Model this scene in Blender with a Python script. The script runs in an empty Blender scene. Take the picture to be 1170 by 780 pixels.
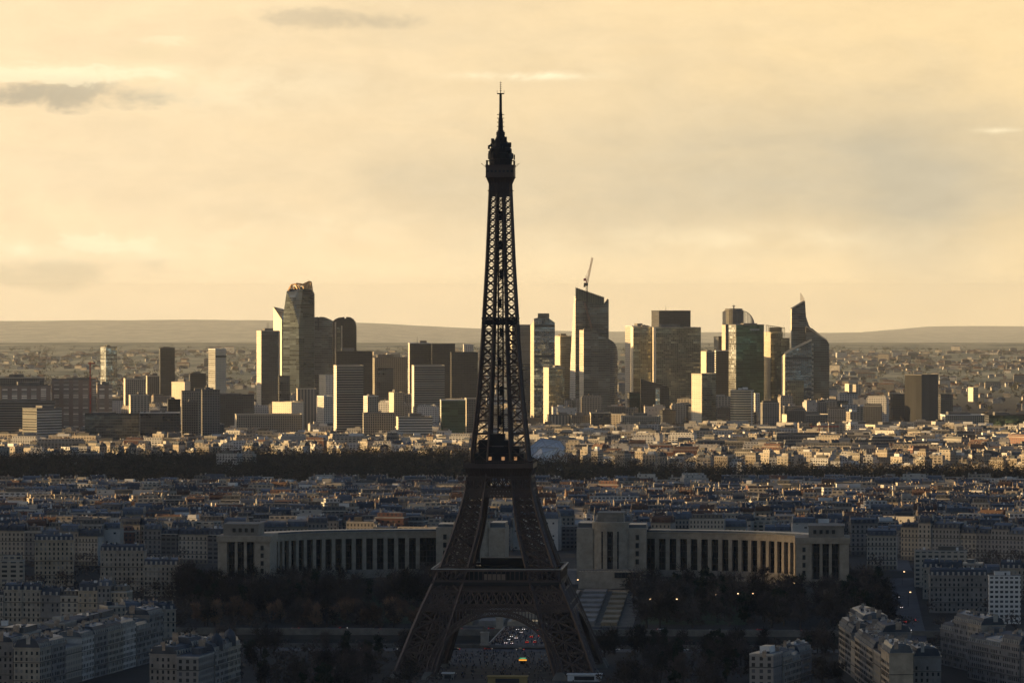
import bpy, math, random
import numpy as np
from mathutils import Vector, Matrix, noise as mnoise
R = math.radians
rnd = random.Random(7)
sc = bpy.context.scene
col = sc.collection

# ------------------------------------------------------------------ camera
F = 5616.0          # focal length in photo pixels (photo is 1170 wide)
H = 208.0           # eye height above the tower's base
YH = 335.0          # photo row of the true horizon
cam_d = bpy.data.cameras.new('camera')
cam_d.sensor_width = 36; cam_d.lens = 36 * F / 1170
cam_d.clip_start = 1; cam_d.clip_end = 250000
cam = bpy.data.objects.new('camera', cam_d); col.objects.link(cam)
cam.location = (0, 0, H); cam.rotation_euler = (R(90) - math.atan((390 - YH) / F), 0, 0)
sc.camera = cam

# ------------------------------------------------------------------ sun and sky
SUN_EL, SUN_AZ = 10.5, -88.0     # azimuth from the view direction, negative is left
sd = Vector((math.sin(R(SUN_AZ)) * math.cos(R(SUN_EL)), math.cos(R(SUN_AZ)) * math.cos(R(SUN_EL)), math.sin(R(SUN_EL))))
sun_d = bpy.data.lights.new('sun', 'SUN'); sun_d.energy = 5.0; sun_d.angle = R(0.55); sun_d.color = (1, 0.67, 0.30)
sun = bpy.data.objects.new('sun', sun_d); col.objects.link(sun)
sun.rotation_euler = sd.to_track_quat('Z', 'Y').to_euler()

class NT:
    """short hand for node trees"""
    def __init__(s, nt): s.nt = nt; s.n = nt.nodes; s.l = nt.links
    def new(s, t, **k):
        n = s.n.new(t)
        for a, b in k.items(): setattr(n, a, b)
        return n
    def put(s, sock, v):
        if isinstance(v, bpy.types.NodeSocket): s.l.new(v, sock)
        elif isinstance(v, (tuple, list)) and sock.type == 'RGBA' and len(v) == 3: sock.default_value = (*v, 1)
        else: sock.default_value = v
    def m(s, op, a, b=0.0, c=None, clamp=False):
        n = s.new('ShaderNodeMath', operation=op, use_clamp=clamp)
        s.put(n.inputs[0], a); s.put(n.inputs[1], b)
        if c is not None: s.put(n.inputs[2], c)
        return n.outputs[0]
    def ss(s, v, a, b, lo=0.0, hi=1.0):
        n = s.new('ShaderNodeMapRange', interpolation_type='SMOOTHSTEP')
        s.put(n.inputs[0], v)
        for i, q in zip((1, 2, 3, 4), (a, b, lo, hi)): n.inputs[i].default_value = q
        return n.outputs[0]
    def mix(s, f, a, b, bt='MIX'):
        n = s.new('ShaderNodeMix', data_type='RGBA', blend_type=bt)
        s.put(n.inputs[0], f); s.put(n.inputs[6], a); s.put(n.inputs[7], b)
        return n.outputs[2]
    def vec(s, x, y, z):
        n = s.new('ShaderNodeCombineXYZ')
        for i, q in enumerate((x, y, z)): s.put(n.inputs[i], q)
        return n.outputs[0]
    def sep(s, v):
        n = s.new('ShaderNodeSeparateXYZ'); s.put(n.inputs[0], v); return n.outputs
    def noise(s, v, scale, detail=3, rough=0.5, dist=0.0):
        n = s.new('ShaderNodeTexNoise'); s.put(n.inputs['Vector'], v)
        n.inputs['Scale'].default_value = scale; n.inputs['Detail'].default_value = detail
        n.inputs['Roughness'].default_value = rough; n.inputs['Distortion'].default_value = dist
        return n.outputs['Fac']

w = bpy.data.worlds.new('World'); sc.world = w; w.use_nodes = True
W = NT(w.node_tree); W.n.clear()
sky = W.new('ShaderNodeTexSky', sky_type='NISHITA', sun_disc=False)
sky.sun_elevation = R(SUN_EL); sky.sun_rotation = R(SUN_AZ); sky.altitude = 100; sky.dust_density = 2.0
dx, dy, dz = W.sep(W.new('ShaderNodeTexCoord').outputs['Generated'])
az = W.m('ARCTAN2', dx, dy)                        # 0 straight ahead, positive right, radians
el = W.m('ARCSINE', dz)
PX = 1.0 / F
# warm evening cloud deck: bright low band, thinning out overhead; brightest ahead and to the left (sun side)
p1 = W.vec(W.m('MULTIPLY', az, 9.0), W.m('MULTIPLY', el, 26.0), 3.1)
p2 = W.vec(W.m('MULTIPLY', az, 30.0), W.m('MULTIPLY', el, 90.0), 7.7)
n1 = W.noise(p1, 1.0, 4, 0.5, 0.4)
n2 = W.noise(p2, 1.0, 6, 0.6, 0.6)
side = W.ss(az, -0.11, 0.11)
hi_c = W.mix(side, (0.622, 0.478, 0.292), (0.585, 0.440, 0.242))
lo_c = W.mix(side, (0.43, 0.362, 0.25), (0.385, 0.328, 0.228))
def gx(px, sx, py, sy):    # soft ellipse in the sky, given in photo pixels
    a = W.m('DIVIDE', W.m('SUBTRACT', az, (px - 585) * PX), sx * PX)
    b = W.m('DIVIDE', W.m('SUBTRACT', el, (YH - py) * PX), sy * PX)
    return W.m('ADD', W.m('POWER', a, 2.0), W.m('POWER', b, 2.0))
def blob(*a, k=1.0): return W.m('MULTIPLY', W.m('EXPONENT', W.m('MULTIPLY', gx(*a), -1.0)), k)
grey = blob(800, 330, 205, 85, k=0.75)
for b_ in (blob(330, 190, 250, 60, k=0.22), blob(640, 260, 60, 50, k=0.16), blob(1120, 200, 200, 110, k=0.30), blob(500, 90, 215, 30, k=.2), blob(1050, 70, 260, 90, k=.38)):
    grey = W.m('ADD', grey, b_)
veil = W.m('ADD', W.m('ADD', W.m('MULTIPLY', W.m('SUBTRACT', n1, 0.5), 1.2), W.m('MULTIPLY', W.m('SUBTRACT', n2, 0.5), 0.7)), grey, clamp=True)
deck = W.mix(veil, hi_c, lo_c)
# broken small clouds: grey undersides, bright tops
p3 = W.vec(W.m('MULTIPLY', az, 80.0), W.m('MULTIPLY', el, 170.0), 1.3)
n3 = W.noise(p3, 1.0, 7, 0.62, 0.3)
p3b = W.vec(W.m('MULTIPLY', az, 80.0), W.m('MULTIPLY', W.m('ADD', el, 7 * PX), 170.0), 1.3)
n3b = W.noise(p3b, 1.0, 7, 0.62, 0.3)
def cloud(deck, px, sx, py, sy, strength, dark, bright=(0.68, 0.57, 0.37)):
    under = blob(px, sx, py, sy)
    d = W.ss(W.m('ADD', under, W.m('MULTIPLY', W.m('SUBTRACT', n3, 0.5), 3.0)), 0.22, 1.1, 0, strength)
    d = W.m('MULTIPLY', d, W.ss(under, 0.03, 0.35))
    deck = W.mix(d, deck, dark)
    up = blob(px + sx * .1, sx * 1.0, py - sy * 1.25, sy * 0.75)
    t = W.ss(W.m('ADD', up, W.m('MULTIPLY', W.m('SUBTRACT', n3b, 0.5), 3.4)), 0.62, 0.95, 0, strength)
    t = W.m('MULTIPLY', t, W.ss(up, 0.05, 0.4, 0, .65))
    return W.mix(t, deck, bright)
deck = cloud(deck, 70, 140, 110, 20, 0.85, (0.29, 0.25, 0.18))
deck = cloud(deck, 395, 95, 24, 16, 0.5, (0.29, 0.25, 0.18), (0.60, .48, .29))
deck = cloud(deck, 75, 125, 310, 22, 0.8, (0.42, 0.34, 0.215))
deck = cloud(deck, 165, 50, 62, 13, 0.45, (0.55, .44, .26))
def wisp(deck, px, sx, py, sy, k, tilt=0.0):
    t = W.m('MULTIPLY', blob(px, sx, py, sy), W.ss(n3, 0.30, 0.62))
    return W.mix(W.m('MULTIPLY', t, k, clamp=True), deck, (.68, .57, .37))
deck = wisp(deck, 110, 130, 84, 9, .55); deck = wisp(deck, 90, 130, 288, 12, .6); deck = wisp(deck, 250, 160, 105, 22, .35); deck = wisp(deck, 330, 120, 262, 16, .3); deck = wisp(deck, 850, 200, 275, 14, .35)
deck = wisp(deck, 600, 62, 87, 4.5, 1.5); deck = wisp(deck, 1135, 24, 150, 3, 0.8)
deck = W.mix(W.m('MULTIPLY', blob(700, 420, 300, 30, k=.35), n2), deck, (.66, .53, .32))
# fall off with height and away from the sunset quarter
fall = W.ss(el, 0.085, 0.30, 1.0, 0.02)
quart = W.ss(W.m('ABSOLUTE', W.m('ADD', az, 0.55)), 0.7, 1.4, 1.0, 0.05)
amt = W.m('MULTIPLY', fall, quart)
bg1 = W.new('ShaderNodeBackground'); W.put(bg1.inputs[0], W.mix(1.0, sky.outputs[0], (0.84, 0.93, 1.14), 'MULTIPLY')); bg1.inputs[1].default_value = 0.049
bg2 = W.new('ShaderNodeBackground'); W.put(bg2.inputs[0], deck); W.put(bg2.inputs[1], W.m('ADD', W.m('ADD', 0.79, W.m('MULTIPLY', n3, 0.20)), W.m('MULTIPLY', W.m('SUBTRACT', 1.0, W.m('EXPONENT', W.m('DIVIDE', -0.0018, W.m('MAXIMUM', el, 0.0012)))), 0.38)))
mx = W.new('ShaderNodeMixShader'); W.put(mx.inputs[0], amt)
W.l.new(bg1.outputs[0], mx.inputs[1]); W.l.new(bg2.outputs[0], mx.inputs[2])
W.l.new(mx.outputs[0], W.new('ShaderNodeOutputWorld').inputs[0])

sc.view_settings.view_transform = 'Standard'; sc.view_settings.look = 'None'
sc.view_settings.exposure = 0.95; sc.view_settings.gamma = 1; sc.view_settings.use_curve_mapping = False
cy = sc.cycles
cy.use_denoising = True; cy.max_bounces = 4; cy.diffuse_bounces = 2; cy.glossy_bounces = 2
cy.volume_bounces = 0; cy.transparent_max_bounces = 8; cy.sample_clamp_indirect = 3

# ------------------------------------------------------------------ helpers
def X(px, D): return (px - 585.0) * D / F
def Z(py, D): return H - (py - YH) * D / F
def PXL(x, y, z): return 585 + x / y * F, YH + (H - z) / y * F

def mat(name, c, rough=0.8, metal=0.0, var=0.25, scale=0.05, spec=0.3, emit=None, es=1.0, inst=0.0):
    m = bpy.data.materials.new(name); m.use_nodes = True; T = NT(m.node_tree)
    b = T.n['Principled BSDF']
    if var > 0:
        g = T.new('ShaderNodeNewGeometry').outputs['Position']
        n = T.noise(g, scale, 5, 0.6)
        f = T.ss(n, 0.25, 0.75, 1 - var, 1 + var)
        if inst: f = T.m('MULTIPLY', f, T.m('ADD', 1 - inst / 2, T.m('MULTIPLY', T.new('ShaderNodeObjectInfo').outputs['Random'], inst)))
        n_ = T.new('ShaderNodeVectorMath', operation='SCALE')
        T.put(n_.inputs[0], c); T.put(n_.inputs['Scale'], f); T.put(b.inputs['Base Color'], n_.outputs[0])
    else: T.put(b.inputs['Base Color'], c)
    b.inputs['Roughness'].default_value = rough; b.inputs['Metallic'].default_value = metal
    b.inputs['Specular IOR Level'].default_value = spec
    if emit:
        b.inputs['Emission Color'].default_value = (*emit, 1); b.inputs['Emission Strength'].default_value = es
    return m

def facade(name, wall, glass, bay=3.0, fl=3.3, wu=0.5, wv=0.55, metal=0.0, rough=0.2, var=0.6, wrough=0.8, bands=None, jitter=0.0, blank=0.0, wmetal=0.0, balc=False, jit=0.0):
    """wall with a window grid laid out in metres along the wall (UV) """
    m = bpy.data.materials.new(name); m.use_nodes = True; T = NT(m.node_tree); b = T.n['Principled BSDF']
    u, v, _ = T.sep(T.new('ShaderNodeTexCoord').outputs['UV'])
    a = T.m('DIVIDE', u, bay); c = T.m('DIVIDE', v, fl)
    fa = T.m('FRACT', a); fc = T.m('FRACT', c)
    mu = T.m('LESS_THAN', T.m('ABSOLUTE', T.m('SUBTRACT', fa, 0.5)), wu / 2)
    mv = T.m('LESS_THAN', T.m('ABSOLUTE', T.m('SUBTRACT', fc, 0.5)), wv / 2)
    mask = T.m('MULTIPLY', mu, mv)
    pos = T.new('ShaderNodeNewGeometry').outputs['Position']
    wn = T.new('ShaderNodeTexWhiteNoise', noise_dimensions='2D')
    T.put(wn.inputs['Vector'], T.vec(T.m('FLOOR', a), T.m('FLOOR', c), 0.0))
    r = wn.outputs['Value']
    if blank > 0: mask = T.m('MULTIPLY', mask, T.m('GREATER_THAN', r, blank))
    big = T.noise(pos, 0.022, 3, 0.55); fine = T.noise(pos, 0.35, 4, 0.6)
    gv = T.m('ADD', T.m('MULTIPLY', r, var), T.m('ADD', 1 - var * 0.5, T.m('MULTIPLY', T.m('SUBTRACT', big, 0.5), 1.2)))  # broad noise in the pane colour imitates uneven reflections
    w2 = T.new('ShaderNodeTexWhiteNoise', noise_dimensions='2D'); T.put(w2.inputs['Vector'], T.vec(T.m('FLOOR', T.m('DIVIDE', u, bay * 4)), T.m('FLOOR', c), 7.0))
    gv = T.m('MULTIPLY', gv, T.m('ADD', 0.55, T.m('MULTIPLY', T.m('POWER', w2.outputs['Value'], 2.0), 1.3)))
    s1 = T.new('ShaderNodeVectorMath', operation='SCALE'); T.put(s1.inputs[0], glass); T.put(s1.inputs['Scale'], gv)
    orn = T.new('ShaderNodeObjectInfo').outputs['Random']
    wv_ = T.m('ADD', T.m('ADD', 0.44, T.m('MULTIPLY', orn, 0.36)), T.m('ADD', T.m('MULTIPLY', fine, 0.36), T.m('MULTIPLY', big, 0.4)))
    if bands:   # every n-th floor a dark plant floor
        bn = T.m('LESS_THAN', T.m('FRACT', T.m('DIVIDE', v, fl * bands)), 1.0 / bands)
        mask = T.m('MULTIPLY', mask, T.m('SUBTRACT', 1.0, bn))
        wv_ = T.m('MULTIPLY', wv_, T.m('SUBTRACT', 1.0, T.m('MULTIPLY', bn, 0.6)))
    s2 = T.new('ShaderNodeVectorMath', operation='SCALE'); T.put(s2.inputs[0], wall); T.put(s2.inputs['Scale'], wv_)
    colr = T.mix(mask, s2.outputs[0], s1.outputs[0])
    if balc:    # iron balconies running along two floors, a darker shop floor
        fl_i = T.m('FLOOR', c); ln = T.m('ADD', T.m('COMPARE', fl_i, 2.0, 0.1), T.m('COMPARE', fl_i, 5.0, 0.1))
        ln = T.m('MULTIPLY', ln, T.m('LESS_THAN', fc, 0.2)); ln = T.m('ADD', T.m('MULTIPLY', ln, .75), T.m('MULTIPLY', T.m('LESS_THAN', c, 1.0), .55), clamp=True)
        colr = T.mix(ln, colr, (.03, .03, .03))
    T.put(b.inputs['Base Color'], colr)
    T.put(b.inputs['Roughness'], T.m('ADD', wrough, T.m('MULTIPLY', mask, rough - wrough)))
    T.put(b.inputs['Metallic'], T.m('ADD', wmetal, T.m('MULTIPLY', mask, metal - wmetal)))
    b.inputs['Specular IOR Level'].default_value = 0.4
    if jit:     # panes never sit in one plane: each mirrors a slightly different piece of the surroundings
        v1 = T.new('ShaderNodeVectorMath', operation='SUBTRACT'); T.put(v1.inputs[0], wn.outputs['Color']); v1.inputs[1].default_value = (.5, .5, .5)
        n4 = T.new('ShaderNodeTexNoise'); T.put(n4.inputs['Vector'], pos); n4.inputs['Scale'].default_value = .03; n4.inputs['Detail'].default_value = 2
        v2 = T.new('ShaderNodeVectorMath', operation='SUBTRACT'); T.put(v2.inputs[0], n4.outputs['Color']); v2.inputs[1].default_value = (.5, .5, .5)
        v3 = T.new('ShaderNodeVectorMath', operation='MULTIPLY_ADD'); T.put(v3.inputs[0], v2.outputs[0]); v3.inputs[1].default_value = (4.5,) * 3; T.put(v3.inputs[2], v1.outputs[0])
        v4 = T.new('ShaderNodeVectorMath', operation='SCALE'); T.put(v4.inputs[0], v3.outputs[0]); T.put(v4.inputs['Scale'], T.m('MULTIPLY', mask, jit))
        v5 = T.new('ShaderNodeVectorMath', operation='ADD'); T.put(v5.inputs[0], T.new('ShaderNodeNewGeometry').outputs['Normal']); T.put(v5.inputs[1], v4.outputs[0])
        v6 = T.new('ShaderNodeVectorMath', operation='NORMALIZE'); T.put(v6.inputs[0], v5.outputs[0]); T.put(b.inputs['Normal'], v6.outputs[0])
    return m

class MB:
    def __init__(s): s.v = []; s.f = []; s.uv = []; s.mi = []
    def poly(s, pts, m=0, uv=None):
        b = len(s.v); s.v += [tuple(p) for p in pts]; s.f.append(tuple(range(b, b + len(pts)))); s.mi.append(m)
        s.uv += list(uv) if uv else [(p[0] + p[1], p[2]) for p in pts]
    def prism(s, pts, z0, z1, m=0, mt=None, bay=3.0, top=True, bottom=False, zb=None, us=1.0):
        """pts counter-clockwise from above; z1 a number or one height per point"""
        n = len(pts); zt = z1 if isinstance(z1, (list, tuple)) else [z1] * n
        zb = z0 if zb is None else zb
        for i in range(n):
            j = (i + 1) % n; p, q = pts[i], pts[j]
            L = math.hypot(q[0] - p[0], q[1] - p[1])
            if L < 1e-6: continue
            U = max(1, round(L / bay * us)) * bay if bay else L
            s.poly([(p[0], p[1], z0), (q[0], q[1], z0), (q[0], q[1], zt[j]), (p[0], p[1], zt[i])], m[i] if isinstance(m, (list, tuple)) else m,
                   [(0, z0 - zb), (U, z0 - zb), (U, zt[j] - zb), (0, zt[i] - zb)])
        k = mt if mt is not None else (m if not isinstance(m, (list, tuple)) else 0)
        if top: s.poly([(p[0], p[1], z) for p, z in zip(pts, zt)], k)
        if bottom: s.poly([(p[0], p[1], z0) for p in reversed(pts)], k)
    def box(s, cx, cy_, z0, z1, w_, d_, rot=0.0, m=0, mt=None, bay=3.0, bottom=False, zb=None, us=1.0):
        s.prism(rect(cx, cy_, w_, d_, rot), z0, z1, m, mt, bay, True, bottom, zb, us)
    def frustum(s, cx, cy_, z0, z1, w_, d_, inset, rot=0.0, m=0, mt=None, ix=None):
        a = rect(cx, cy_, w_, d_, rot); b = rect(cx, cy_, w_ - 2 * (inset if ix is None else ix), d_ - 2 * inset, rot)
        for i in range(4):
            j = (i + 1) % 4
            s.poly([(*a[i], z0), (*a[j], z0), (*b[j], z1), (*b[i], z1)], m)
        s.poly([(*p, z1) for p in b], m if mt is None else mt)
    def beam(s, p, q, t, t2=None, m=0, ends=False):
        p = Vector(p); q = Vector(q); d = q - p
        if d.length < 1e-6: return
        d.normalize(); a = d.cross(Vector((0, 0, 1)))
        if a.length < 1e-3: a = Vector((1, 0, 0))
        a.normalize(); b = d.cross(a); h = t / 2; h2 = (t if t2 is None else t2) / 2
        o = [a * h + b * h, b * h - a * h, -a * h - b * h, a * h - b * h]; o2 = [x_ * (h2 / h) for x_ in o]
        k = len(s.v)
        s.v += [tuple(p + x_) for x_ in o] + [tuple(q + x_) for x_ in o2]
        for i in range(4):
            j = (i + 1) % 4; s.f.append((k + i, k + j, k + 4 + j, k + 4 + i)); s.mi.append(m); s.uv += [(0, 0), (1, 0), (1, 1), (0, 1)]
        if ends:
            s.f.append((k + 3, k + 2, k + 1, k)); s.f.append((k + 4, k + 5, k + 6, k + 7)); s.mi += [m, m]; s.uv += [(0, 0)] * 8
    def lathe(s, cx, cy_, prof, n=12, m=0, sx=1, sy=1):
        for (r0, z0), (r1, z1) in zip(prof, prof[1:]):
            for i in range(n):
                a, b = 2 * math.pi * i / n, 2 * math.pi * (i + 1) / n
                s.poly([(cx + sx * r0 * math.cos(a), cy_ + sy * r0 * math.sin(a), z0), (cx + sx * r0 * math.cos(b), cy_ + sy * r0 * math.sin(b), z0),
                        (cx + sx * r1 * math.cos(b), cy_ + sy * r1 * math.sin(b), z1), (cx + sx * r1 * math.cos(a), cy_ + sy * r1 * math.sin(a), z1)], m,
                       [(r0 * a, z0 - prof[0][1]), (r0 * b, z0 - prof[0][1]), (r0 * b, z1 - prof[0][1]), (r0 * a, z1 - prof[0][1])])
        r, z = prof[-1]
        if r > 0.01: s.poly([(cx + sx * r * math.cos(2 * math.pi * i / n), cy_ + sy * r * math.sin(2 * math.pi * i / n), z) for i in range(n)], m)
    def mesh(s, name, mats, smooth=False):
        me = bpy.data.meshes.new(name); me.from_pydata(s.v, [], s.f); me.polygons.foreach_set('material_index', s.mi)
        l = me.uv_layers.new(name='UVMap'); l.data.foreach_set('uv', [c for p in s.uv for c in p])
        for m in (mats if isinstance(mats, (list, tuple)) else [mats]): me.materials.append(m)
        if smooth: me.polygons.foreach_set('use_smooth', [True] * len(s.f))
        me.update(); return me
    def build(s, name, mats, parent=None, smooth=False):
        o = bpy.data.objects.new(name, s.mesh(name, mats, smooth)); col.objects.link(o)
        if parent: o.parent = parent
        return o

def rect(cx, cy_, w_, d_, rot=0.0):
    c, s_ = math.cos(rot), math.sin(rot)
    return [(cx + x_ * c - y_ * s_, cy_ + x_ * s_ + y_ * c) for x_, y_ in ((-w_ / 2, -d_ / 2), (w_ / 2, -d_ / 2), (w_ / 2, d_ / 2), (-w_ / 2, d_ / 2))]

def tag(o, label=None, cat=None, group=None, kind=None):
    if label: o['label'] = label
    if cat: o['category'] = cat
    if group: o['group'] = group
    if kind: o['kind'] = kind
    return o
def thing(name, label, cat, group=None, loc=(0, 0, 0), rz=0.0):
    o = bpy.data.objects.new(name, None); col.objects.link(o); o.location = loc; o.rotation_euler = (0, 0, rz)
    o.empty_display_size = 5
    return tag(o, label, cat, group)
def local(mb, o):
    """move world-space vertices into the frame of the thing's empty"""
    c, s_ = math.cos(-o.rotation_euler.z), math.sin(-o.rotation_euler.z); L = o.location
    mb.v = [((x_ - L.x) * c - (y_ - L.y) * s_, (x_ - L.x) * s_ + (y_ - L.y) * c, z_ - L.z) for x_, y_, z_ in mb.v]
    return mb
def part(mb, name, mats, o, smooth=False): return local(mb, o).build(name, mats, o, smooth)
def copy_thing(src, loc, rz=0.0, scale=1.0, label=None, group=None):
    c = src.copy(); col.objects.link(c); c.location = loc; c.rotation_euler = (0, 0, rz); c.scale = (scale,) * 3 if not isinstance(scale, tuple) else scale
    if label: c['label'] = label
    if group: c['group'] = group
    for ch in src.children:
        d = ch.copy(); col.objects.link(d); d.parent = c
        for g in ch.children:
            e = g.copy(); col.objects.link(e); e.parent = d
    return c

# ------------------------------------------------------------------ terrain
AX = R(3.5)                                   # the tower's axis leans this much to the right of the view
TX, TY = X(572, 2700), 2700.0                 # foot of the tower
def uv2w(u, v): return (TX + v * math.sin(AX) + u * math.cos(AX), TY + v * math.cos(AX) - u * math.sin(AX))
def w2uv(x, y):
    a, b = x - TX, y - TY
    return a * math.cos(AX) - b * math.sin(AX), a * math.sin(AX) + b * math.cos(AX)
def lerp(v, pts):
    if v <= pts[0][0]: return pts[0][1]
    for (a, p), (b, q) in zip(pts, pts[1:]):
        if v <= b: return p + (q - p) * (v - a) / (b - a)
    return pts[-1][1]
def smooth(a, b, v):
    t = min(1, max(0, (v - a) / (b - a))); return t * t * (3 - 2 * t)
RIV0, RIV1 = 188.0, 306.0                     # river, along the axis from the tower
def hz(x, y):
    v = y - TY
    if y < 4000: v = w2uv(x, y)[1]
    z = lerp(v, [(-5000, 0), (RIV0 - 2, 0), (RIV0, -8), (RIV1, -8), (RIV1 + 2, 1), (345, 1.5), (560, 12), (620, 21), (700, 21), (820, 19), (1500, 13), (1900, 10), (2000, 9)])
    if y > 4690:
        t = smooth(-100, 250, x)
        zl = lerp(y, [(4700, 9), (5900, 5), (8000, 2), (12000, 0)]); zr = lerp(y, [(4700, 9), (5250, 7), (6500, 4), (9000, 1), (12000, 0)])
        z = zl * (1 - t) + zr * t
    if y > 9000: z -= (y - 9000) ** 2 / 6.371e6 * .62          # the earth curves away
    if y > 22000:
        fx = x / y * F + 585     # photo column the point sits in, so that the ridges stand where the photo has them
        nz = mnoise.noise(Vector((x / 1900, y / 5000, 2.0))) + .5 * mnoise.noise(Vector((x / 600, y / 2600, 7.0)))
        ridge = Z(lerp(fx, [(0, 399), (300, 397), (420, 404), (700, 410), (1170, 410)]), 34000)
        z = z + (ridge + nz * 12 - z) * smooth(22000, 34000, y)
        if y > 35000:
            zb = Z(402, 43000) - 70
            far = Z(lerp(fx, [(-200, 367), (0, 367), (230, 366), (330, 366), (420, 370), (520, 375), (650, 379), (900, 381), (1400, 380)]), 68000)
            z = z + (zb - z) * smooth(34500, 42000, y); z = z + (far + nz * 18 - z) * smooth(43000, 68000, y)
        if y > 68500:
            f3 = Z(lerp(fx, [(-200, 385), (900, 390), (990, 379), (1060, 373), (1110, 372.5), (1400, 374)]), 80000)
            z = z + (f3 + nz * 8 - z) * smooth(69000, 80000, y)
        if y > 80500: z -= (y - 80500) * .1
    return z
# ------------------------------------------------------------------ materials
def ground_mat():
    m = bpy.data.materials.new('ground'); m.use_nodes = True; T = NT(m.node_tree); b = T.n['Principled BSDF']
    pos = T.new('ShaderNodeNewGeometry').outputs['Position']; x_, y_, z_ = T.sep(pos)
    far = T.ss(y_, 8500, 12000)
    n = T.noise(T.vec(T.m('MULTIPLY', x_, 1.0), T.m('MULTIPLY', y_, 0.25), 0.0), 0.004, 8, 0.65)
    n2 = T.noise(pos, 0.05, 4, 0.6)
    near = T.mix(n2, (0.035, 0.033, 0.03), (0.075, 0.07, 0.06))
    f2 = T.mix(T.ss(n, 0.35, 0.68), (0.09, 0.11, 0.095), (0.31, 0.31, 0.24))  # far ground paled in its colour to stand in for haze
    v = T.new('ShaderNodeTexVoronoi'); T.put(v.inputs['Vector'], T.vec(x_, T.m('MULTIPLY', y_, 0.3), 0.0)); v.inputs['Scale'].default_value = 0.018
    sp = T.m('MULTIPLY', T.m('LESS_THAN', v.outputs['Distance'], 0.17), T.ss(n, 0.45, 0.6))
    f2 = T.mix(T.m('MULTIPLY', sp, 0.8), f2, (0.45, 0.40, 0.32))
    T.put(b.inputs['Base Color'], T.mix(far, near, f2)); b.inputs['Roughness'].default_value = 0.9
    b.inputs['Specular IOR Level'].default_value = 0.1
    return m
GROUND = ground_mat()
ys = list(np.arange(-300, 2860, 160.0)) + [TY + q for q in (RIV0 - 12, RIV0 - 2, RIV0, RIV0 + 20, 250, RIV1 - 10, RIV1, RIV1 + 2)]
ys += list(np.arange(3020, 4700, 30.0)) + list(np.arange(4700, 6100, 80.0)) + list(np.arange(6200, 12000, 400.0)) + list(np.arange(12000, 86001, 600.0))
gx_ = np.linspace(-1, 1, 101)
gv, gf = [], []
for y in ys:
    hw = 1500 + max(0, y - 3000) * 0.19
    for g in gx_:
        x = g * hw; yy = y
        if y < 4000: yy = y - (x - TX) * math.tan(AX)
        z_in = hz(x, yy)
        gv.append((x, yy, z_in))
nr = len(gx_)
for j in range(len(ys) - 1):
    for i in range(nr - 1):
        a = j * nr + i; gf.append((a, a + 1, a + nr + 1, a + nr))
ZMIN = min(p[2] for p in gv)
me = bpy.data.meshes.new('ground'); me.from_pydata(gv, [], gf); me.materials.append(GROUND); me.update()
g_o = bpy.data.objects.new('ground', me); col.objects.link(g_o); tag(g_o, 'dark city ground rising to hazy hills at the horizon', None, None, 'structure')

# haze: one closed box of thin even air
hm = bpy.data.materials.new('haze'); hm.use_nodes = True; T = NT(hm.node_tree); T.n.clear()
pv = T.new('ShaderNodeVolumePrincipled'); pv.inputs['Color'].default_value = (0.88, 0.92, 0.92, 1); pv.inputs['Density'].default_value = 1.25e-5; pv.inputs['Anisotropy'].default_value = 0.1
T.l.new(pv.outputs[0], T.new('ShaderNodeOutputMaterial').inputs['Volume'])
b = MB(); b.box(0, 43500, ZMIN - 1, 346, 20500, 88000, bottom=True)
hz_o = b.build('haze', hm); tag(hz_o, 'thin warm evening haze over the city', None, None, 'stuff'); hz_o.display_type = 'WIRE'

# unseen cloud bank added outside the haze to keep the near city in shade
CM = mat('cloud', (0.85, 0.83, 0.8), 1.0, 0, 0, spec=0)
def cloud_bank():
    h = 1150.0; sh = h / math.tan(R(SUN_EL)); ox, oy = math.sin(R(SUN_AZ)) * sh, math.cos(R(SUN_AZ)) * sh
    b = MB(); cr = random.Random(11)
    holes = [(-150, 4060, 120), (360, 4350, 110), (-330, 3500, 60), (-40, 3560, 45), (600, 4150, 110), (-440, 4430, 90), (150, 3880, 55), (210, 3235, 40), (520, 3680, 70), (-480, 3900, 70), (420, 3950, 60)]  # gaps left in the added cloud so sunlit patches fall on the roofs
    for gxx in range(-1300, 2081, 130):
        y = -300.0
        while y < 6200:
            x = gxx + cr.uniform(-50, 50); yy = y + cr.uniform(-20, 20)
            lim = 5800 if x < -60 else (5800 - (x + 60) * 1.9 if x < 240 else 5230)
            lim += 35 * math.sin(x / 70.0) - 60
            y += 62
            if yy > lim: continue
            if any(abs(yy - b_) < c_ for a_, b_, c_ in holes if abs(x - a_) < 420) : continue
            r = cr.uniform(95, 150)
            cx, cy_, cz = x + ox, yy + oy, h + cr.uniform(-18, 18)
            n1_, n2_ = 8, 5; rings = []
            for k in range(1, n2_):
                th = math.pi * k / n2_; rings.append([(cx + r * 1.3 * math.sin(th) * math.cos(2 * math.pi * q / n1_) * cr.uniform(.85, 1.15),
                     cy_ + r * .42 * math.sin(th) * math.sin(2 * math.pi * q / n1_) * cr.uniform(.85, 1.15), cz - 42 * math.cos(th) * cr.uniform(.85, 1.15)) for q in range(n1_)])
            for ra, rb in zip(rings, rings[1:]):
                for q in range(n1_):
                    t = (q + 1) % n1_; b.poly([ra[q], ra[t], rb[t], rb[q]])
            b.poly(list(reversed(rings[0]))); b.poly(rings[-1])
    o = b.build('cloud_bank', CM, smooth=True); return tag(o, 'low cloud bank off to the left shading the near city', None, None, 'structure')
cloud_bank()

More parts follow.
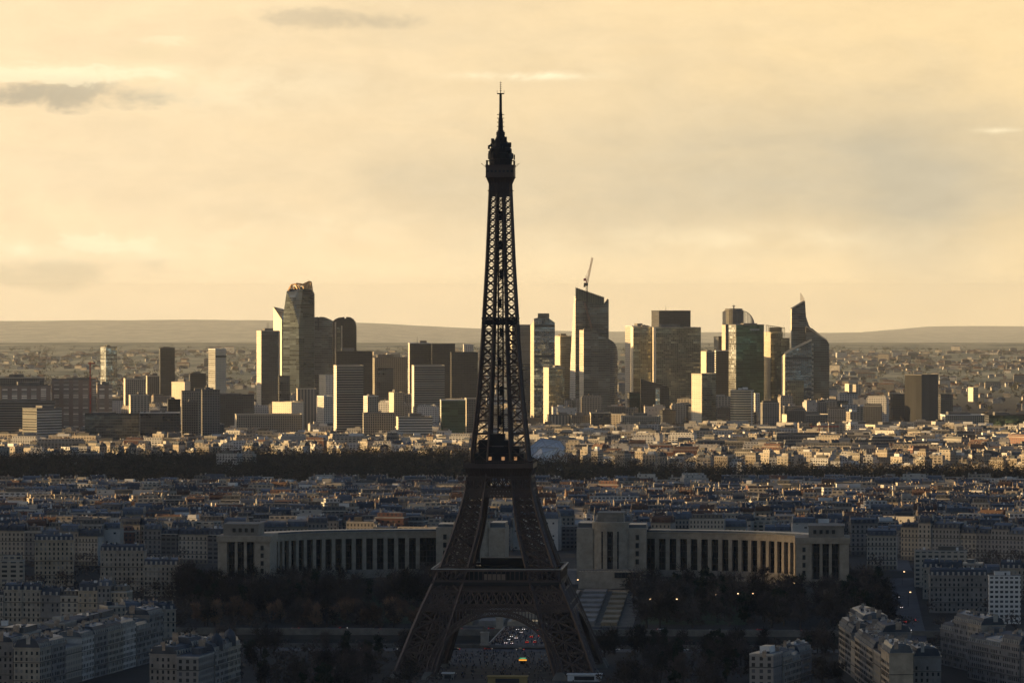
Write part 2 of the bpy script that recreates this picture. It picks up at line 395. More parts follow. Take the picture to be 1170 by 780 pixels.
# ------------------------------------------------------------------ the iron tower
IRON = mat('iron_paint', (0.078, 0.050, 0.038), 0.55, 0.0, 0.2, 0.1, 0.4)
IRON2 = mat('iron_dark', (0.022, 0.018, 0.017), 0.6, 0.0, 0.2, 0.1, 0.3)  # darker copy of the iron: shade of inner parts put into the colour
GLASSD = mat('dark_glazing', (0.03, 0.035, 0.04), 0.12, 0.3, 0.2, 0.1, 0.5)
PALEM = mat('pale_sheet_metal', (0.40, 0.38, 0.34), 0.45, 0.2, 0.2, 0.1)
STONE = mat('pale_stone', (0.34, 0.30, 0.24), 0.85, 0, 0.2, 0.15)
PST_ = mat('foot_stone', (.16, .145, .12), .9, 0, .25, .2)
WARM = mat('warm_lamp', (0.1, 0.1, 0.1), 0.5, 0, 0, emit=(1.0, 0.50, 0.20), es=.22)
OUTP = [(0, 55.0), (33, 42.3), (57, 31.6), (81, 23.2), (97, 18.7), (116, 15.6), (127, 14.7), (150, 12.1), (176, 10.1), (225, 7.4), (263, 5.8), (276, 5.2)]
INP = [(0, 33.5), (33, 23.6), (57, 16.3), (81, 10.2), (105, 7.2), (116, 6.4), (127, 5.7), (150, 4.9), (176, 3.9), (225, 2.6), (263, 1.9), (276, 1.8)]
def wo(z): return lerp(z, OUTP)
def wi(z): return lerp(z, INP)
tower = thing('lattice_tower', 'huge dark brown wrought iron lattice tower with arched base, standing before the skyline', 'tower', None, (TX, TY, 0), -AX)
def tpart(mb, name, mats=IRON, parent=None): return mb.build(name, mats, parent or tower)

def lattice_face(b, A0, B0, A1, B1, t, sub=1):
    """one panel between two chords: horizontals, a St Andrew's cross, finer bracing inside"""
    A0, B0, A1, B1 = map(Vector, (A0, B0, A1, B1))
    b.beam(A0, B0, t * 1.0); b.beam(A0, B1, t); b.beam(B0, A1, t)
    if sub >= 2:
        m0, m1 = (A0 + B0) / 2, (A1 + B1) / 2; ma, mb_ = (A0 + A1) / 2, (B0 + B1) / 2
        for p, q in ((m0, ma), (m0, mb_), (m1, ma), (m1, mb_)): b.beam(p, q, t * .6)
        b.beam(ma, mb_, t * .7)
    if sub >= 3:
        b.beam(m0, m1, t * .7)
def leg_mesh(zs, t_ch, t_l, sx, sy, sub):
    b = MB()
    def cor(z):
        o, i = wo(z), wi(z)
        return [(sx * o, sy * o, z), (sx * i, sy * o, z), (sx * i, sy * i, z), (sx * o, sy * i, z)]
    for z0, z1 in zip(zs, zs[1:]):
        c0, c1 = cor(z0), cor(z1)
        for k in range(4):
            b.beam(c0[k], c1[k], t_ch * (1 - .0006 * z0))
            lattice_face(b, c0[k], c0[(k + 1) % 4], c1[k], c1[(k + 1) % 4], t_l, sub)
        if sub >= 3: b.beam(c0[0], c1[2], t_l); b.beam(c0[2], c1[0], t_l); b.beam(c0[1], c1[3], t_l)
    return b
def steps(z0, z1, ratio, gap):
    zs = [z0]
    while True:
        h = max(2.0, ratio * gap(zs[-1]));
        if zs[-1] + h * 1.4 > z1: break
        zs.append(zs[-1] + h)
    zs.append(z1); return zs
gapw = lambda z: wo(z) - wi(z)
for sx in (-1, 1):
    for sy in (-1, 1):
        lo = leg_mesh(steps(2.5, 57, .55, gapw), 1.7, 0.95, sx, sy, 3)
        # masonry shoes and inclined lift track
        for z0, z1 in ((3, 57),):
            n = 12
            for k in range(n):
                za, zb = z0 + (z1 - z0) * k / n, z0 + (z1 - z0) * (k + 1) / n
                ca, cb = (wo(za) + wi(za)) / 2, (wo(zb) + wi(zb)) / 2
                for d in (-2.2, 2.2): lo.beam((sx * (ca + d), sy * ca, za), (sx * (cb + d), sy * cb, zb), 1.1)
        p = tpart(lo, 'leg')
        o_, i_ = wo(0), wi(0)
        for cx in (o_ - 2, i_ + 2):
            for c2 in (o_ - 2, i_ + 2): sh = MB(); sh.frustum(sx * cx, sy * c2, -0.3, 4.2, 9, 9, 2.4); sh.build('stone_foot', PST_, p)
        tpart(leg_mesh(steps(59, 112, .62, gapw), 1.35, 0.62, sx, sy, 3), 'upper_leg')
        tpart(leg_mesh(steps(116, 276, .82, gapw), 0.95, 0.33, sx, sy, 1), 'spire_leg')
# bracing between the spire legs, lifts and the stair in the middle
b = MB()
zs = steps(116, 272, .95, gapw)
for z0, z1 in zip(zs, zs[1:]):
    i0, i1 = wi(z0), wi(z1); o0, o1 = wo(z0), wo(z1)
    for s_ in (-1, 1):
        for q in (0, 1):
            f = (lambda a, z, o: (a, s_ * o, z)) if q == 0 else (lambda a, z, o: (s_ * o, a, z))
            b.beam(f(-i0, z0, o0), f(i0, z0, o0), .45)
            if i0 < 4.5: b.beam(f(-i0, z0, o0), f(i1, z1, o1), .3); b.beam(f(i0, z0, o0), f(-i1, z1, o1), .3)
tpart(b, 'cross_bracing')
b = MB()
for cx, cy_ in ((-1.5, -1.2), (1.5, -1.2), (-1.5, 1.2), (1.5, 1.2)): b.beam((cx, cy_, 116), (cx * .75, cy_ * .75, 276), .55)
z = 116.0
while z < 274:
    k = 1 - .25 * (z - 116) / 160
    for s_ in (-1, 1):
        b.beam((-1.5 * k, s_ * 1.2 * k, z), (1.5 * k, s_ * 1.2 * k, z + 2.2), .34); b.beam((s_ * 1.5 * k, -1.2 * k, z), (s_ * 1.5 * k, 1.2 * k, z + 2.2), .34)
    b.beam((-1.5 * k, -1.2 * k, z), (1.5 * k, -1.2 * k, z), .3)
    z += 2.4
for z in np.arange(120, 270, 16.0): b.box(0.6 * math.sin(z), 0, z, z + 5.0, 2.1, 1.8)
tpart(b, 'lift_shaft', IRON2)

def ring_quads(b, r0, z0, r1, z1, m=0):
    a = [(-r0, -r0), (r0, -r0), (r0, r0), (-r0, r0)]; c = [(-r1, -r1), (r1, -r1), (r1, r1), (-r1, r1)]
    for i in range(4):
        j = (i + 1) % 4; b.poly([(*a[i], z0), (*a[j], z0), (*c[j], z1), (*c[i], z1)], m)
def square_lattice(b, r, z0, z1, n, t, r1=None, x_only=False):
    r1 = r if r1 is None else r1
    for s_ in (-1, 1):
        for q in (0, 1):
            f = (lambda a, rr, z: (a * rr, s_ * rr, z)) if q == 0 else (lambda a, rr, z: (s_ * rr, a * rr, z))
            b.beam(f(-1, r, z0), f(1, r, z0), t * 1.5); b.beam(f(-1, r1, z1), f(1, r1, z1), t * 1.5)
            for k in range(n):
                a0, a1 = -1 + 2 * k / n, -1 + 2 * (k + 1) / n
                b.beam(f(a0, r, z0), f(a1, r1, z1), t); b.beam(f(a1, r, z0), f(a0, r1, z1), t)
                if not x_only: b.beam(f(a0, r, z0), f(a0, r1, z1), t * .8)
def ring_slab(b, ro, ri, z0, z1):
    for cx, cy_, w_, d_ in ((0, -(ro + ri) / 2, 2 * ro, ro - ri), (0, (ro + ri) / 2, 2 * ro, ro - ri), (-(ro + ri) / 2, 0, ro - ri, 2 * ri), ((ro + ri) / 2, 0, ro - ri, 2 * ri)):
        b.box(cx, cy_, z0, z1, w_, d_, bottom=True)
# --- first floor
b = MB()
square_lattice(b, wo(36.5) + .3, 36.5, 39.2, 40, .42, wo(39.2) + .3)
square_lattice(b, wo(39.5) + .2, 39.4, 46.6, 19, .72, wo(46.6) + .2)
tpart(b, 'girder')
b = MB(); square_lattice(b, 31.5, 38, 46.4, 22, 1.0, 30); ring_slab(b, 31.5, 17, 46.0, 46.5); tpart(b, 'inner_girder', IRON2)
b = MB(); ring_quads(b, 34.3, 46.6, 34.3, 49.4); ring_slab(b, 34.3, 17, 48.8, 49.4)
for s_ in (-1, 1):
    for k in range(41):
        a = -33.6 + 67.2 * k / 40
        b.box(a, s_ * 34.5, 46.9, 49.3, .35, .5); b.box(s_ * 34.5, a, 46.9, 49.3, .5, .35)
tpart(b, 'frieze')
b = MB(); ring_slab(b, 35.3, 15, 49.45, 51.4)
tpart(b, 'floor_deck', IRON2)
b = MB(); ring_slab(b, 35.2, 33.6, 57.2, 58.2)
for s_ in (-1, 1):
    for k in range(29):
        a = -34.6 + 69.2 * k / 28
        b.box(a, s_ * 34.8, 51.4, 57.2, .45, .45); b.box(s_ * 34.8, a, 51.4, 57.2, .45, .45)
    b.box(0, s_ * 34.9, 51.4, 52.6, 69.6, .15); b.box(s_ * 34.9, 0, 51.4, 52.6, .15, 69.6)
tpart(b, 'gallery')
b = MB(); ring_slab(b, 35.6, 35.0, 58.3, 58.7); tpart(b, 'handrail', PALEM)
for (cx, cy_, w_, d_) in ((0, -27, 34, 8), (0, 27, 34, 8), (-27, 0, 8, 34), (27, 0, 8, 34)):
    b = MB(); b.box(cx, cy_, 51.45, 56.9, w_, d_); p = tpart(b, 'pavilion', GLASSD)
    b = MB(); b.box(cx, cy_, 57.0, 61.5 if cy_ > 0 else 57.6, w_ - (9 if cy_ > 0 else 1), d_ - 1, bottom=True); b.build('roof', IRON2, p)
TANP = mat('tan_panels', (.30, .22, .16), .7)
b = MB(); b.box(-1, -31.2, 52.0, 55.6, 12, .4); tpart(b, 'kiosk', TANP)
b = MB(); b.box(20, -31.2, 52, 54.2, 5, .4); tpart(b, 'kiosk', TANP)
# --- the four great arches with their rim of arcading
def arch(q):
    def f(a, z, inset=0.0):
        o = wo(z) + .5 - inset
        return {0: (a, -o, z), 1: (o, a, z), 2: (-a, o, z), 3: (-o, -a, z)}[q]
    b = MB(); n = 46; zc = -.5
    R0, R1 = 34.2, 36.9
    pr = None
    for k in range(n + 1):
        t = R(4) + R(172) * k / n
        P = []
        for rr in (R0, R1, (R0 + R1) / 2):
            x_, z_ = rr * math.cos(t), zc + rr * math.sin(t)
            P.append(f(x_, max(1, z_))); P.append(f(x_, max(1, z_), 3.2))
        if pr:
            b.poly([pr[0], P[0], P[1], pr[1]]); b.poly([pr[2], pr[3], P[3], P[2]])       # soffit and back of the rim
            b.beam(pr[0], P[0], .95); b.beam(pr[2], P[2], .95); b.beam(pr[1], P[1], .7)
            b.beam(pr[0], P[2], .45); b.beam(pr[2], P[0], .45)
        b.beam(P[0], P[2], .5); pr = P
    # arcade between the rim and the girder
    for k in range(-17, 18):
        x_ = k * 1.78
        zt = 36.6; zb = zc + math.sqrt(max(0, R1 ** 2 - x_ ** 2))
        if abs(x_) > 30.5 or zt - zb < .3: continue
        b.beam(f(x_, zb), f(x_, zt), .55)
        if abs(x_) < 30:
            x2 = x_ + 1.78 * (1 if k >= 0 else -1); zb2 = zc + math.sqrt(max(0, R1 ** 2 - x2 ** 2))
            # round heads
            b.beam(f(x_, zt - .2), f(x2, zt - .2), .9)
    return b
for q in range(4): tpart(arch(q), 'arch')
# --- second floor
b = MB()
square_lattice(b, wo(97) + .2, 97, 100.6, 22, .40, wo(100.6) + .2)
square_lattice(b, wo(101) + .2, 101, 107.6, 8, .62, wo(107.6) + .6)
tpart(b, 'girder')
b = MB(); ring_quads(b, 16.6, 107.6, 18.2, 112.6)
for s_ in (-1, 1):
    for k in range(25):
        a = -1 + 2 * k / 24
        b.beam((a * 16.8, s_ * 16.8, 107.7), (a * 18.5, s_ * 18.5, 112.5), .35); b.beam((s_ * 16.8, a * 16.8, 107.7), (s_ * 18.5, a * 18.5, 112.5), .35)
tpart(b, 'frieze')
b = MB(); ring_slab(b, 18.9, 6, 112.6, 114.1); ring_slab(b, 18.9, 18.5, 114.1, 115.2)
for s_ in (-1, 1):
    for k in range(41):
        a = -18.6 + 37.2 * k / 40
        b.box(a, s_ * 18.7, 115.2, 116.8, .16, .16); b.box(s_ * 18.7, a, 115.2, 116.8, .16, .16)
    b.box(0, s_ * 18.7, 116.8, 117.0, 37.2, .2); b.box(s_ * 18.7, 0, 116.8, 117, .2, 37.2)
tpart(b, 'gallery')
b = MB(); b.box(0, 0, 114.3, 120.5, 27, 27, bottom=True)
b.box(-3, 0, 120.5, 127.5, 17, 20); b.box(7.5, 2, 120.5, 124, 6, 12); b.box(-2, -3, 127.5, 131, 9, 10)
p2_ = tpart(b, 'upper_pavilion', IRON2)
for px_, wd in ((-5.2, 2.2), (2.2, 1.7), (6.2, .6), (9, 1.6)):
    b = MB(); b.box(px_, -13.6, 116.8, 118.7, wd, .15); b.build('lit_window', WARM, p2_)
b = MB(); b.box(-1.0, -10.4, 124.2, 124.8, 6.5, .2); b.build('awning', PALEM, p2_)
# --- band half way up the spire
b = MB(); ring_slab(b, wo(193) + .5, wo(193) - 3.5, 190.7, 191.6)
square_lattice(b, wo(193) + .4, 191.6, 194.4, 9, .4); b.box(0, 0, 191.6, 193.6, wo(193) * 1.75, wo(193) * 1.75); tpart(b, 'middle_platform', IRON2)
# --- summit
b = MB(); r_ = wo(263)
b.box(0, 0, 262, 268.5, 11.2, 11.2, bottom=True); b.frustum(0, 0, 268.5, 271.9, 11.6, 11.6, -1.1); 
for s_ in (-1, 1):
    for a in (-1, -.5, 0, .5, 1):
        for z0, z1, r0, r1 in ((262, 268, 5.6, 5.9), (268, 272, 5.9, 7.5)):
            b.beam((a * r0, s_ * r0, z0), (a * r1, s_ * r1, z1), .4); b.beam((s_ * r0, a * r0, z0), (s_ * r1, a * r1, z1), .4)
b.box(0, 0, 264, 264.5, 13.4, 13.4, bottom=True); b.box(0,0,261,262,12.2,12.2,bottom=True)
tpart(b, 'summit_brackets')
b = MB(); b.box(0, 0, 271.9, 277.6, 15.4, 15.4, bottom=True); b.box(0, 0, 277.6, 278.3, 15.9, 15.9, bottom=True); b.box(0,0,271.4,271.9,15.8,15.8,bottom=True); sp_ = tpart(b, 'summit_cabin')
b = MB()
for k in range(-3, 4): b.box(k * 2.2, -7.8, 274.2, 275.4, 1.2, .15)
b.build('window', GLASSD, sp_)
b = MB()
for s_ in (-1, 1):
    for k in range(17):
        a = -7.5 + 15.0 * k / 16
        b.box(a, s_ * 7.5, 278.3, 280.6, .14, .14); b.box(s_ * 7.5, a, 278.3, 280.6, .14, .14)
    b.box(0, s_ * 7.5, 280.5, 280.8, 15.0, .3); b.box(s_ * 7.5, 0, 280.5, 280.8, .3, 15.0)
tr = random.Random(3)
b.lathe(0, 0, [(6.2, 278.3), (6.4, 281.5), (7.0, 281.6), (7.0, 284.6), (6.2, 285), (6.1, 287.2), (5.0, 288), (4.6, 290.2), (3.0, 292), (2.2, 294.5)], 12)
for k in range(46):      # aerials, dishes and drums crowding the top
    a = tr.uniform(0, 6.28); z = tr.uniform(280.5, 291); r = lerp(z, [(280, 7.2), (285, 6.6), (288, 5.6), (292, 3.2)]) + tr.uniform(-.4, .9)
    b.box(r * math.cos(a), r * math.sin(a), z, z + tr.uniform(1.0, 3.0), tr.uniform(.4, 1.5), tr.uniform(.4, 1.3), a)
for k in range(22):
    a = tr.uniform(0, 6.28); z = tr.uniform(286, 293); r = lerp(z, [(285, 6.0), (293, 2.6)])
    b.beam((r * math.cos(a), r * math.sin(a), z - 3), (r * math.cos(a) * 1.05, r * math.sin(a) * 1.05, z + tr.uniform(1, 2.6)), .22)
tpart(b, 'campanile', IRON2)
b = MB(); b.lathe(0, 0, [(2.1, 292.5), (1.7, 294.3), (2.4, 294.6), (2.4, 296.4), (1.4, 297), (1.25, 303.5), (1.0, 304), (.95, 307)], 10)
b.lathe(0, 0, [(.8, 306.9), (.7, 317.2)], 8)
for z in (297.2, 299.5, 301.8, 304, 306): 
    for a in (0, 1.57): b.beam((-2.0 * math.cos(a), -2.0 * math.sin(a), z), (2.0 * math.cos(a), 2.0 * math.sin(a), z), .35)
b.box(0, 0, 317.2, 317.7, 3.6, 3.6, bottom=True)
for a in (0, 1.57, 3.14, 4.71): b.beam((1.9 * math.cos(a), 1.9 * math.sin(a), 317.2), (1.9 * math.cos(a), 1.9 * math.sin(a), 319.4), .16)
b.beam((0, 0, 317.7), (0, 0, 324.2), .34, .2)
for z in np.arange(319, 324, 1.1): b.beam((-.6, 0, z), (.6, 0, z), .22)
tpart(b, 'antenna_mast', IRON2)
for s_ in (-1, 1):
    b = MB(); b.beam((s_ * 7.6, 0, 276.5), (s_ * 10.5, 0, 279.3), .16); b.beam((s_ * 7.6, -6, 277), (s_ * 10.2, -7, 279.0), .14); tpart(b, 'side_aerial', IRON2)
# ------------------------------------------------------------------ the towers of the business district
ROOFM = mat('flat_roof', (0.10, 0.095, 0.085), 0.9, 0, 0.3, 0.1)
PLANT = mat('roof_plant', (0.16, 0.15, 0.135), 0.7, 0, 0.3, 0.1)
STEEL = mat('steel', (0.30, 0.28, 0.25), 0.45, 0.5, 0.2, 0.1)
DARKM = mat('dark_panels', (0.035, 0.035, 0.037), 0.5, 0.2, 0.2, 0.1)
GOLDP = mat('cream_panels', (0.55, 0.49, 0.38), 0.75, 0, 0.15, 0.05)
RED = mat('red_paint', (0.45, 0.05, 0.03), 0.5, 0, .1)
WHITEP = mat('white_paint', (0.68, 0.66, 0.62), 0.6, 0, 0.12, 0.1)
FS = {
 'dark':   facade('facade_dark', (.075, .072, .068), (.10, .11, .12), 3.6, 3.6, .8, .55, .7, .12, .7, jit=0.03),
 'darkgrid': facade('facade_dark_grid', (.10, .095, .085), (.13, .13, .125), 3.4, 3.5, .6, .5, .6, .2, .9),
 'black':  facade('facade_black', (.058, .054, .05), (.05, .048, .046), 2.4, 3.6, .7, .55, .5, .15, .5),
 'blueglass': facade('facade_blue_glass', (.09, .12, .15), (.26, .32, .38), 3.2, 3.6, .88, .78, .75, .10, .35, bands=14, jit=0.045),
 'steelglass': facade('facade_grey_glass', (.13, .13, .12), (.17, .19, .20), 3.0, 3.8, .9, .62, .7, .10, .5, jit=0.045),
 'greenglass': facade('facade_green_glass', (.03, .05, .035), (.09, .15, .10), 3.0, 3.6, .92, .66, .65, .12, .5, jit=0.06),
 'goldglass': facade('facade_bronze_glass', (.13, .125, .10), (.30, .29, .21), 3.2, 3.5, .82, .62, .7, .15, .9, jit=0.07),
 'slate': facade('facade_slate', (.022, .021, .021), (.02, .02, .02), 2.6, 200, .4, 1.0, .0, .8, .3, wrough=.95),
 'band':   facade('facade_banded', (.30, .27, .22), (.07, .075, .075), 30, 3.5, 1.0, .55, .5, .2, .4),
 'bandgrey': facade('facade_grey_banded', (.26, .24, .21), (.055, .06, .06), 30, 3.5, 1.0, .52, .5, .2, .4),
 'whiteband': facade('facade_white_banded', (.60, .57, .50), (.08, .085, .09), 40, 3.7, 1.0, .5, .4, .2, .4),
 'grid':   facade('facade_concrete_grid', (.33, .30, .24), (.05, .05, .05), 3.2, 3.3, .58, .6, .3, .25, .8),
 'gridgrey': facade('facade_grey_grid', (.19, .175, .15), (.05, .05, .05), 3.2, 3.3, .6, .55, .3, .25, .8),
 'gridwhite': facade('facade_white_grid', (.66, .61, .52), (.07, .07, .07), 3.0, 3.2, .5, .55, .3, .25, .7),
 'ribs':   facade('facade_ribbed', (.10, .09, .08), (.03, .03, .03), 2.6, 200, .45, 1.0, .2, .3, .2),
 'stripes': facade('facade_vertical_stripes', (.42, .37, .29), (.06, .06, .06), 5.0, 200, .5, 1.0, .2, .3, .3),
 'litpanel': facade('facade_pale_edge', (.72, .64, .50), (.30, .26, .2), 3.2, 3.6, .5, .35, .2, .3, .6),  # pale tone puts sunlight into the colour of left faces
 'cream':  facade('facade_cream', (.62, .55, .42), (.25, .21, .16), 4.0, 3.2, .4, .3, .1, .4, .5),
 'mirror': facade('facade_mirror', (.30, .29, .26), (.62, .62, .55), 3.2, 3.6, .9, .85, .85, .10, .35, jit=0.07),
 'brickred': facade('facade_red_brown', (.30, .235, .185), (.52, .48, .40), 14, 3.0, .55, .6, .0, .5, .4),
 'resid':  facade('facade_balcony_flats', (.42, .37, .29), (.09, .08, .07), 4.5, 3.0, .62, .55, .1, .4, .7),
}
OCC = []
OFFICES = 'office towers of the business district on the skyline'
def tower_corners(px0, pxs, px1, D, d=None, th=None):
    c0 = (X(pxs, D), D); side_w = (pxs - px0) * D / F; front = (px1 - pxs) * D / F
    if d is None: d = max(18.0, min(45.0, front * .7))
    if th is None: th = math.asin(max(0.0, min(.75, side_w / d)))
    if side_w > 0.5 and math.sin(th) > .05: d = side_w / math.sin(th)
    w_ = front / math.cos(th)
    e1 = (math.cos(th), math.sin(th)); e2 = (-math.sin(th), math.cos(th))
    c1 = (c0[0] + e1[0] * w_, c0[1] + e1[1] * w_); c2 = (c1[0] + e2[0] * d, c1[1] + e2[1] * d); c3 = (c0[0] + e2[0] * d, c0[1] + e2[1] * d)
    return [c0, c1, c2, c3], th, w_, d
def blk(name, label, px0, pxs, px1, ytop, D, front, side=None, cat='office tower', plant=1, mast=0, d=None, th=None, yr=None, parapet=1.2, group=OFFICES, sign=False, bay=3.2, edge=None):
    cs, th, w_, d = tower_corners(px0, pxs, px1, D, d, th)
    cx = sum(c[0] for c in cs) / 4; cy_ = sum(c[1] for c in cs) / 4
    z0 = min(hz(*c) for c in cs) - 1; zt = Z(ytop, D)
    OCC.append((min(c[0] for c in cs) - 4, max(c[0] for c in cs) + 4, min(c[1] for c in cs) - 4, max(c[1] for c in cs) + 4))
    o = thing(name, label, cat, group, (cx, cy_, z0), th)
    side = side or front  # sunlit left faces often take a paler facade, light put into the colour
    b = MB(); zr = [zt] * 4
    if yr is not None: zr = [zt, Z(yr, D), Z(yr, D), zt]
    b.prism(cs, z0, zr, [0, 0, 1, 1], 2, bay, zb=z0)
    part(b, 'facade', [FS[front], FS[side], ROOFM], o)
    rr = random.Random(int(px0 * 7 + D))
    if yr is None:
        b = MB()      # parapet: four low walls
        for i in range(4):
            p, q = cs[i], cs[(i + 1) % 4]; L = math.hypot(q[0] - p[0], q[1] - p[1]); a = math.atan2(q[1] - p[1], q[0] - p[0])
            b.box((p[0] + q[0]) / 2, (p[1] + q[1]) / 2, zt + .02, zt + parapet, L + .5, .6, a, bottom=True)
        part(b, 'parapet', FS_PAR.get(side, PLANT), o)
    zt2 = min(zr)
    for k in range(plant):
        b = MB(); pw = w_ * rr.uniform(.25, .5); off = w_ * rr.uniform(-.18, .18); ph = rr.uniform(3, 6)
        px_, py_ = cx + off * math.cos(th), cy_ + off * math.sin(th)
        b.box(px_, py_, zt2 + .03 + k * .01, zt2 + ph, pw, d * .45, th)
        for q in range(3): b.box(px_ + rr.uniform(-.3, .3) * w_, py_, zt2 + .05, zt2 + rr.uniform(1.5, 3.5), rr.uniform(2, 5), 3, th + .01)
        part(b, 'plant_room', PLANT, o)
    for k in range(mast):
        b = MB(); mh = rr.uniform(9, 15); mx_ = cx + rr.uniform(-.3, .3) * w_
        b.beam((mx_, cy_, zt2), (mx_, cy_, zt2 + mh), .9, .4); part(b, 'mast', STEEL, o)
    if edge:     # a pale rib standing proud down a corner of the facade
        for fx in edge:
            x_ = cs[0][0] + math.cos(th) * w_ * fx + math.sin(th) * .7; y_ = cs[0][1] + math.sin(th) * w_ * fx - math.cos(th) * .7
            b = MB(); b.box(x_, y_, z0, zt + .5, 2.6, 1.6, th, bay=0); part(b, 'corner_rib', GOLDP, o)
    return o
FS_PAR = {'litpanel': GOLDP, 'cream': GOLDP, 'gridwhite': WHITEP, 'whiteband': WHITEP, 'black': DARKM, 'dark': DARKM}
def sil(name, label, pts, D, d, front, side='dark', th=0.0, cat='office tower', group=OFFICES, roof='dark', partname='facade', o=None, z0=None, mats=None, shift=0.0):
    """a volume whose street front has a special outline: pts are (px, py) left to right over the top; it goes back d metres"""
    x0 = pts[0][0]; base = X(x0, D)
    P = []
    for px, py in pts:
        t = (X(px, D) - base) / math.cos(th); P.append((base + t * math.cos(th), D + t * math.sin(th), Z(py, D), t))
    ox, oy = -math.sin(th) * d, math.cos(th) * d
    if z0 is None: z0 = hz(base, D) - 1
    OCC.append((P[0][0] - d - 4, P[-1][0] + 12, D - 20, D + d + 14))
    if o is None: o = thing(name, label, cat, group, ((P[0][0] + P[-1][0]) / 2, D + d / 2, z0), th)
    b = MB(); f = [(P[0][0], P[0][1], z0, 0)] + P + [(P[-1][0], P[-1][1], z0, P[-1][3])]
    fr = [f[0]] + [f[-1]] + P[::-1]
    b.poly([q[:3] for q in fr], 0, [(q[3], q[2] - z0) for q in fr])
    bk = [(q[0] + ox, q[1] + oy, q[2], q[3]) for q in fr][::-1]
    b.poly([q[:3] for q in bk], 0, [(q[3], q[2] - z0) for q in bk])
    seq = [f[0]] + P + [f[-1]]
    for a, c in zip(seq, seq[1:]):
        steep = abs(c[2] - a[2]) > abs(c[3] - a[3])
        Lz = abs(c[2] - a[2])
        b.poly([(a[0] + ox, a[1] + oy, a[2]), a[:3], c[:3], (c[0] + ox, c[1] + oy, c[2])][::-1] if False else [a[:3], (a[0] + ox, a[1] + oy, a[2]), (c[0] + ox, c[1] + oy, c[2]), c[:3]][::-1],
               1 if steep else 2, [(0, c[2] - z0), (d, c[2] - z0), (d, a[2] - z0), (0, a[2] - z0)])
    part(b, partname, mats or [FS[front], FS[side], FS[roof] if roof in FS else ROOFM], o)
    return o

# --- left, far
blk('office_tower', 'slim tower with mirror glass shaft, leftmost on the hazy plain', 114, 121, 133, 396.5, 9200, 'mirror', 'mirror', plant=1, th=.6)
blk('office_tower', 'slim dark brown tower alone between the mirror tower and the white tower', 181, 183, 199.5, 398, 9100, 'black', 'dark', plant=1)
o = blk('office_tower', 'white banded tower with a dark stripe near its top, left of the district', 237.5, 246, 257.5, 399, 9000, 'cream', 'whiteband', plant=0, mast=1)
b = MB(); cs, th, w_, d = tower_corners(237.5, 246, 257.5, 9000); zt = Z(399, 9000)
pc = ((cs[0][0] + cs[1][0]) / 2 + .5 * math.sin(th), (cs[0][1] + cs[1][1]) / 2 - .5 * math.cos(th)); b.box(pc[0], pc[1], zt - 15, zt - 11.5, w_ + .6, 1.0, th, bottom=True); part(b, 'dark_band', DARKM, o)
# --- left, slabs and office blocks
L = [
 ('apartment_slab', 'long low cream slab at the far left edge under the hills', -6, -4, 50, 432, 7350, 'gridgrey', 'cream'),
 ('apartment_slab', 'wide red brown slab with pale window columns, left part of the skyline', 56, 59, 109, 434, 7100, 'brickred', 'brickred'),
 ('apartment_slab', 'lower red brown slab stepping down to the left of the wide one', -6, 0, 57, 441, 7050, 'brickred', 'gridgrey'),
 ('apartment_slab', 'red brown slab end stepping down to the right of the wide one', 109, 111, 128, 440, 7080, 'brickred', 'brickred'),
 ('office_block', 'long dark banded block low at the left edge', -8, -5, 62, 459, 6900, 'bandgrey', 'bandgrey'),
 ('office_block', 'small striped office block with pale floor bands near the left edge', 24, 42, 68, 467, 6700, 'whiteband', 'bandgrey'),
 ('office_block', 'wide dark glass office block, left of the pair', 94, 97, 159, 474, 6500, 'steelglass', 'dark'),
 ('office_block', 'wide dark glass office block, right of the pair', 158, 160, 205, 472, 6480, 'dark', 'gridwhite'),
 ('apartment_slab', 'tall grey grid slab rising beside the dark glass office pair', 206, 208, 226, 460, 6600, 'gridgrey', 'gridgrey'),
 ('apartment_slab', 'tallest grey grid slab of the left group with a pale roof edge', 229, 231, 251, 446, 6550, 'gridgrey', 'gridgrey'),
 ('apartment_slab', 'wide grey slab with flat roof linking behind the tall grey slabs', 205, 208, 250, 447.5, 6750, 'grid', 'gridgrey'),
 ('office_block', 'sunlit golden cube of offices left of the grey slabs', 195, 211, 217, 437, 7600, 'cream', 'cream'),
 ('office_block', 'dark block beside the sunlit golden cube', 215, 217, 235, 427.5, 7900, 'black', 'dark'),
 ('office_block', 'low dark block with pale roof behind the grey slabs', 235, 237, 290, 452, 7300, 'darkgrid', 'dark'),
 ('office_block', 'pale block with small windows under the slim mirror tower', 140, 143, 166, 433, 8000, 'grid', 'cream'),
 ('office_block', 'grey block right of the mirror tower foot', 166, 168, 182, 430, 8050, 'gridgrey', 'cream'),
 ('office_block', 'brown block with a round pediment between red slabs and offices', 146, 149, 170, 452, 7000, 'resid', 'cream'),
 ('office_block', 'dark narrow block at the left end of the grey slabs', 190, 192, 206, 457, 6850, 'black', 'dark'),
]
for nm, lb, a, s_, c, y, D, fr, sd_ in L:
    blk(nm, lb, a, s_, c, y, D, fr, sd_, 'office block' if nm == 'office_block' else 'apartment slab', plant=1, group='slabs and office blocks left of the business district')
# --- centre left cluster
blk('office_tower', 'dark gridded tower with pale lit corner, left end of the tall cluster', 292.5, 298.5, 318.5, 378.5, 7900, 'darkgrid', 'litpanel', mast=2, plant=1, edge=(.99,))
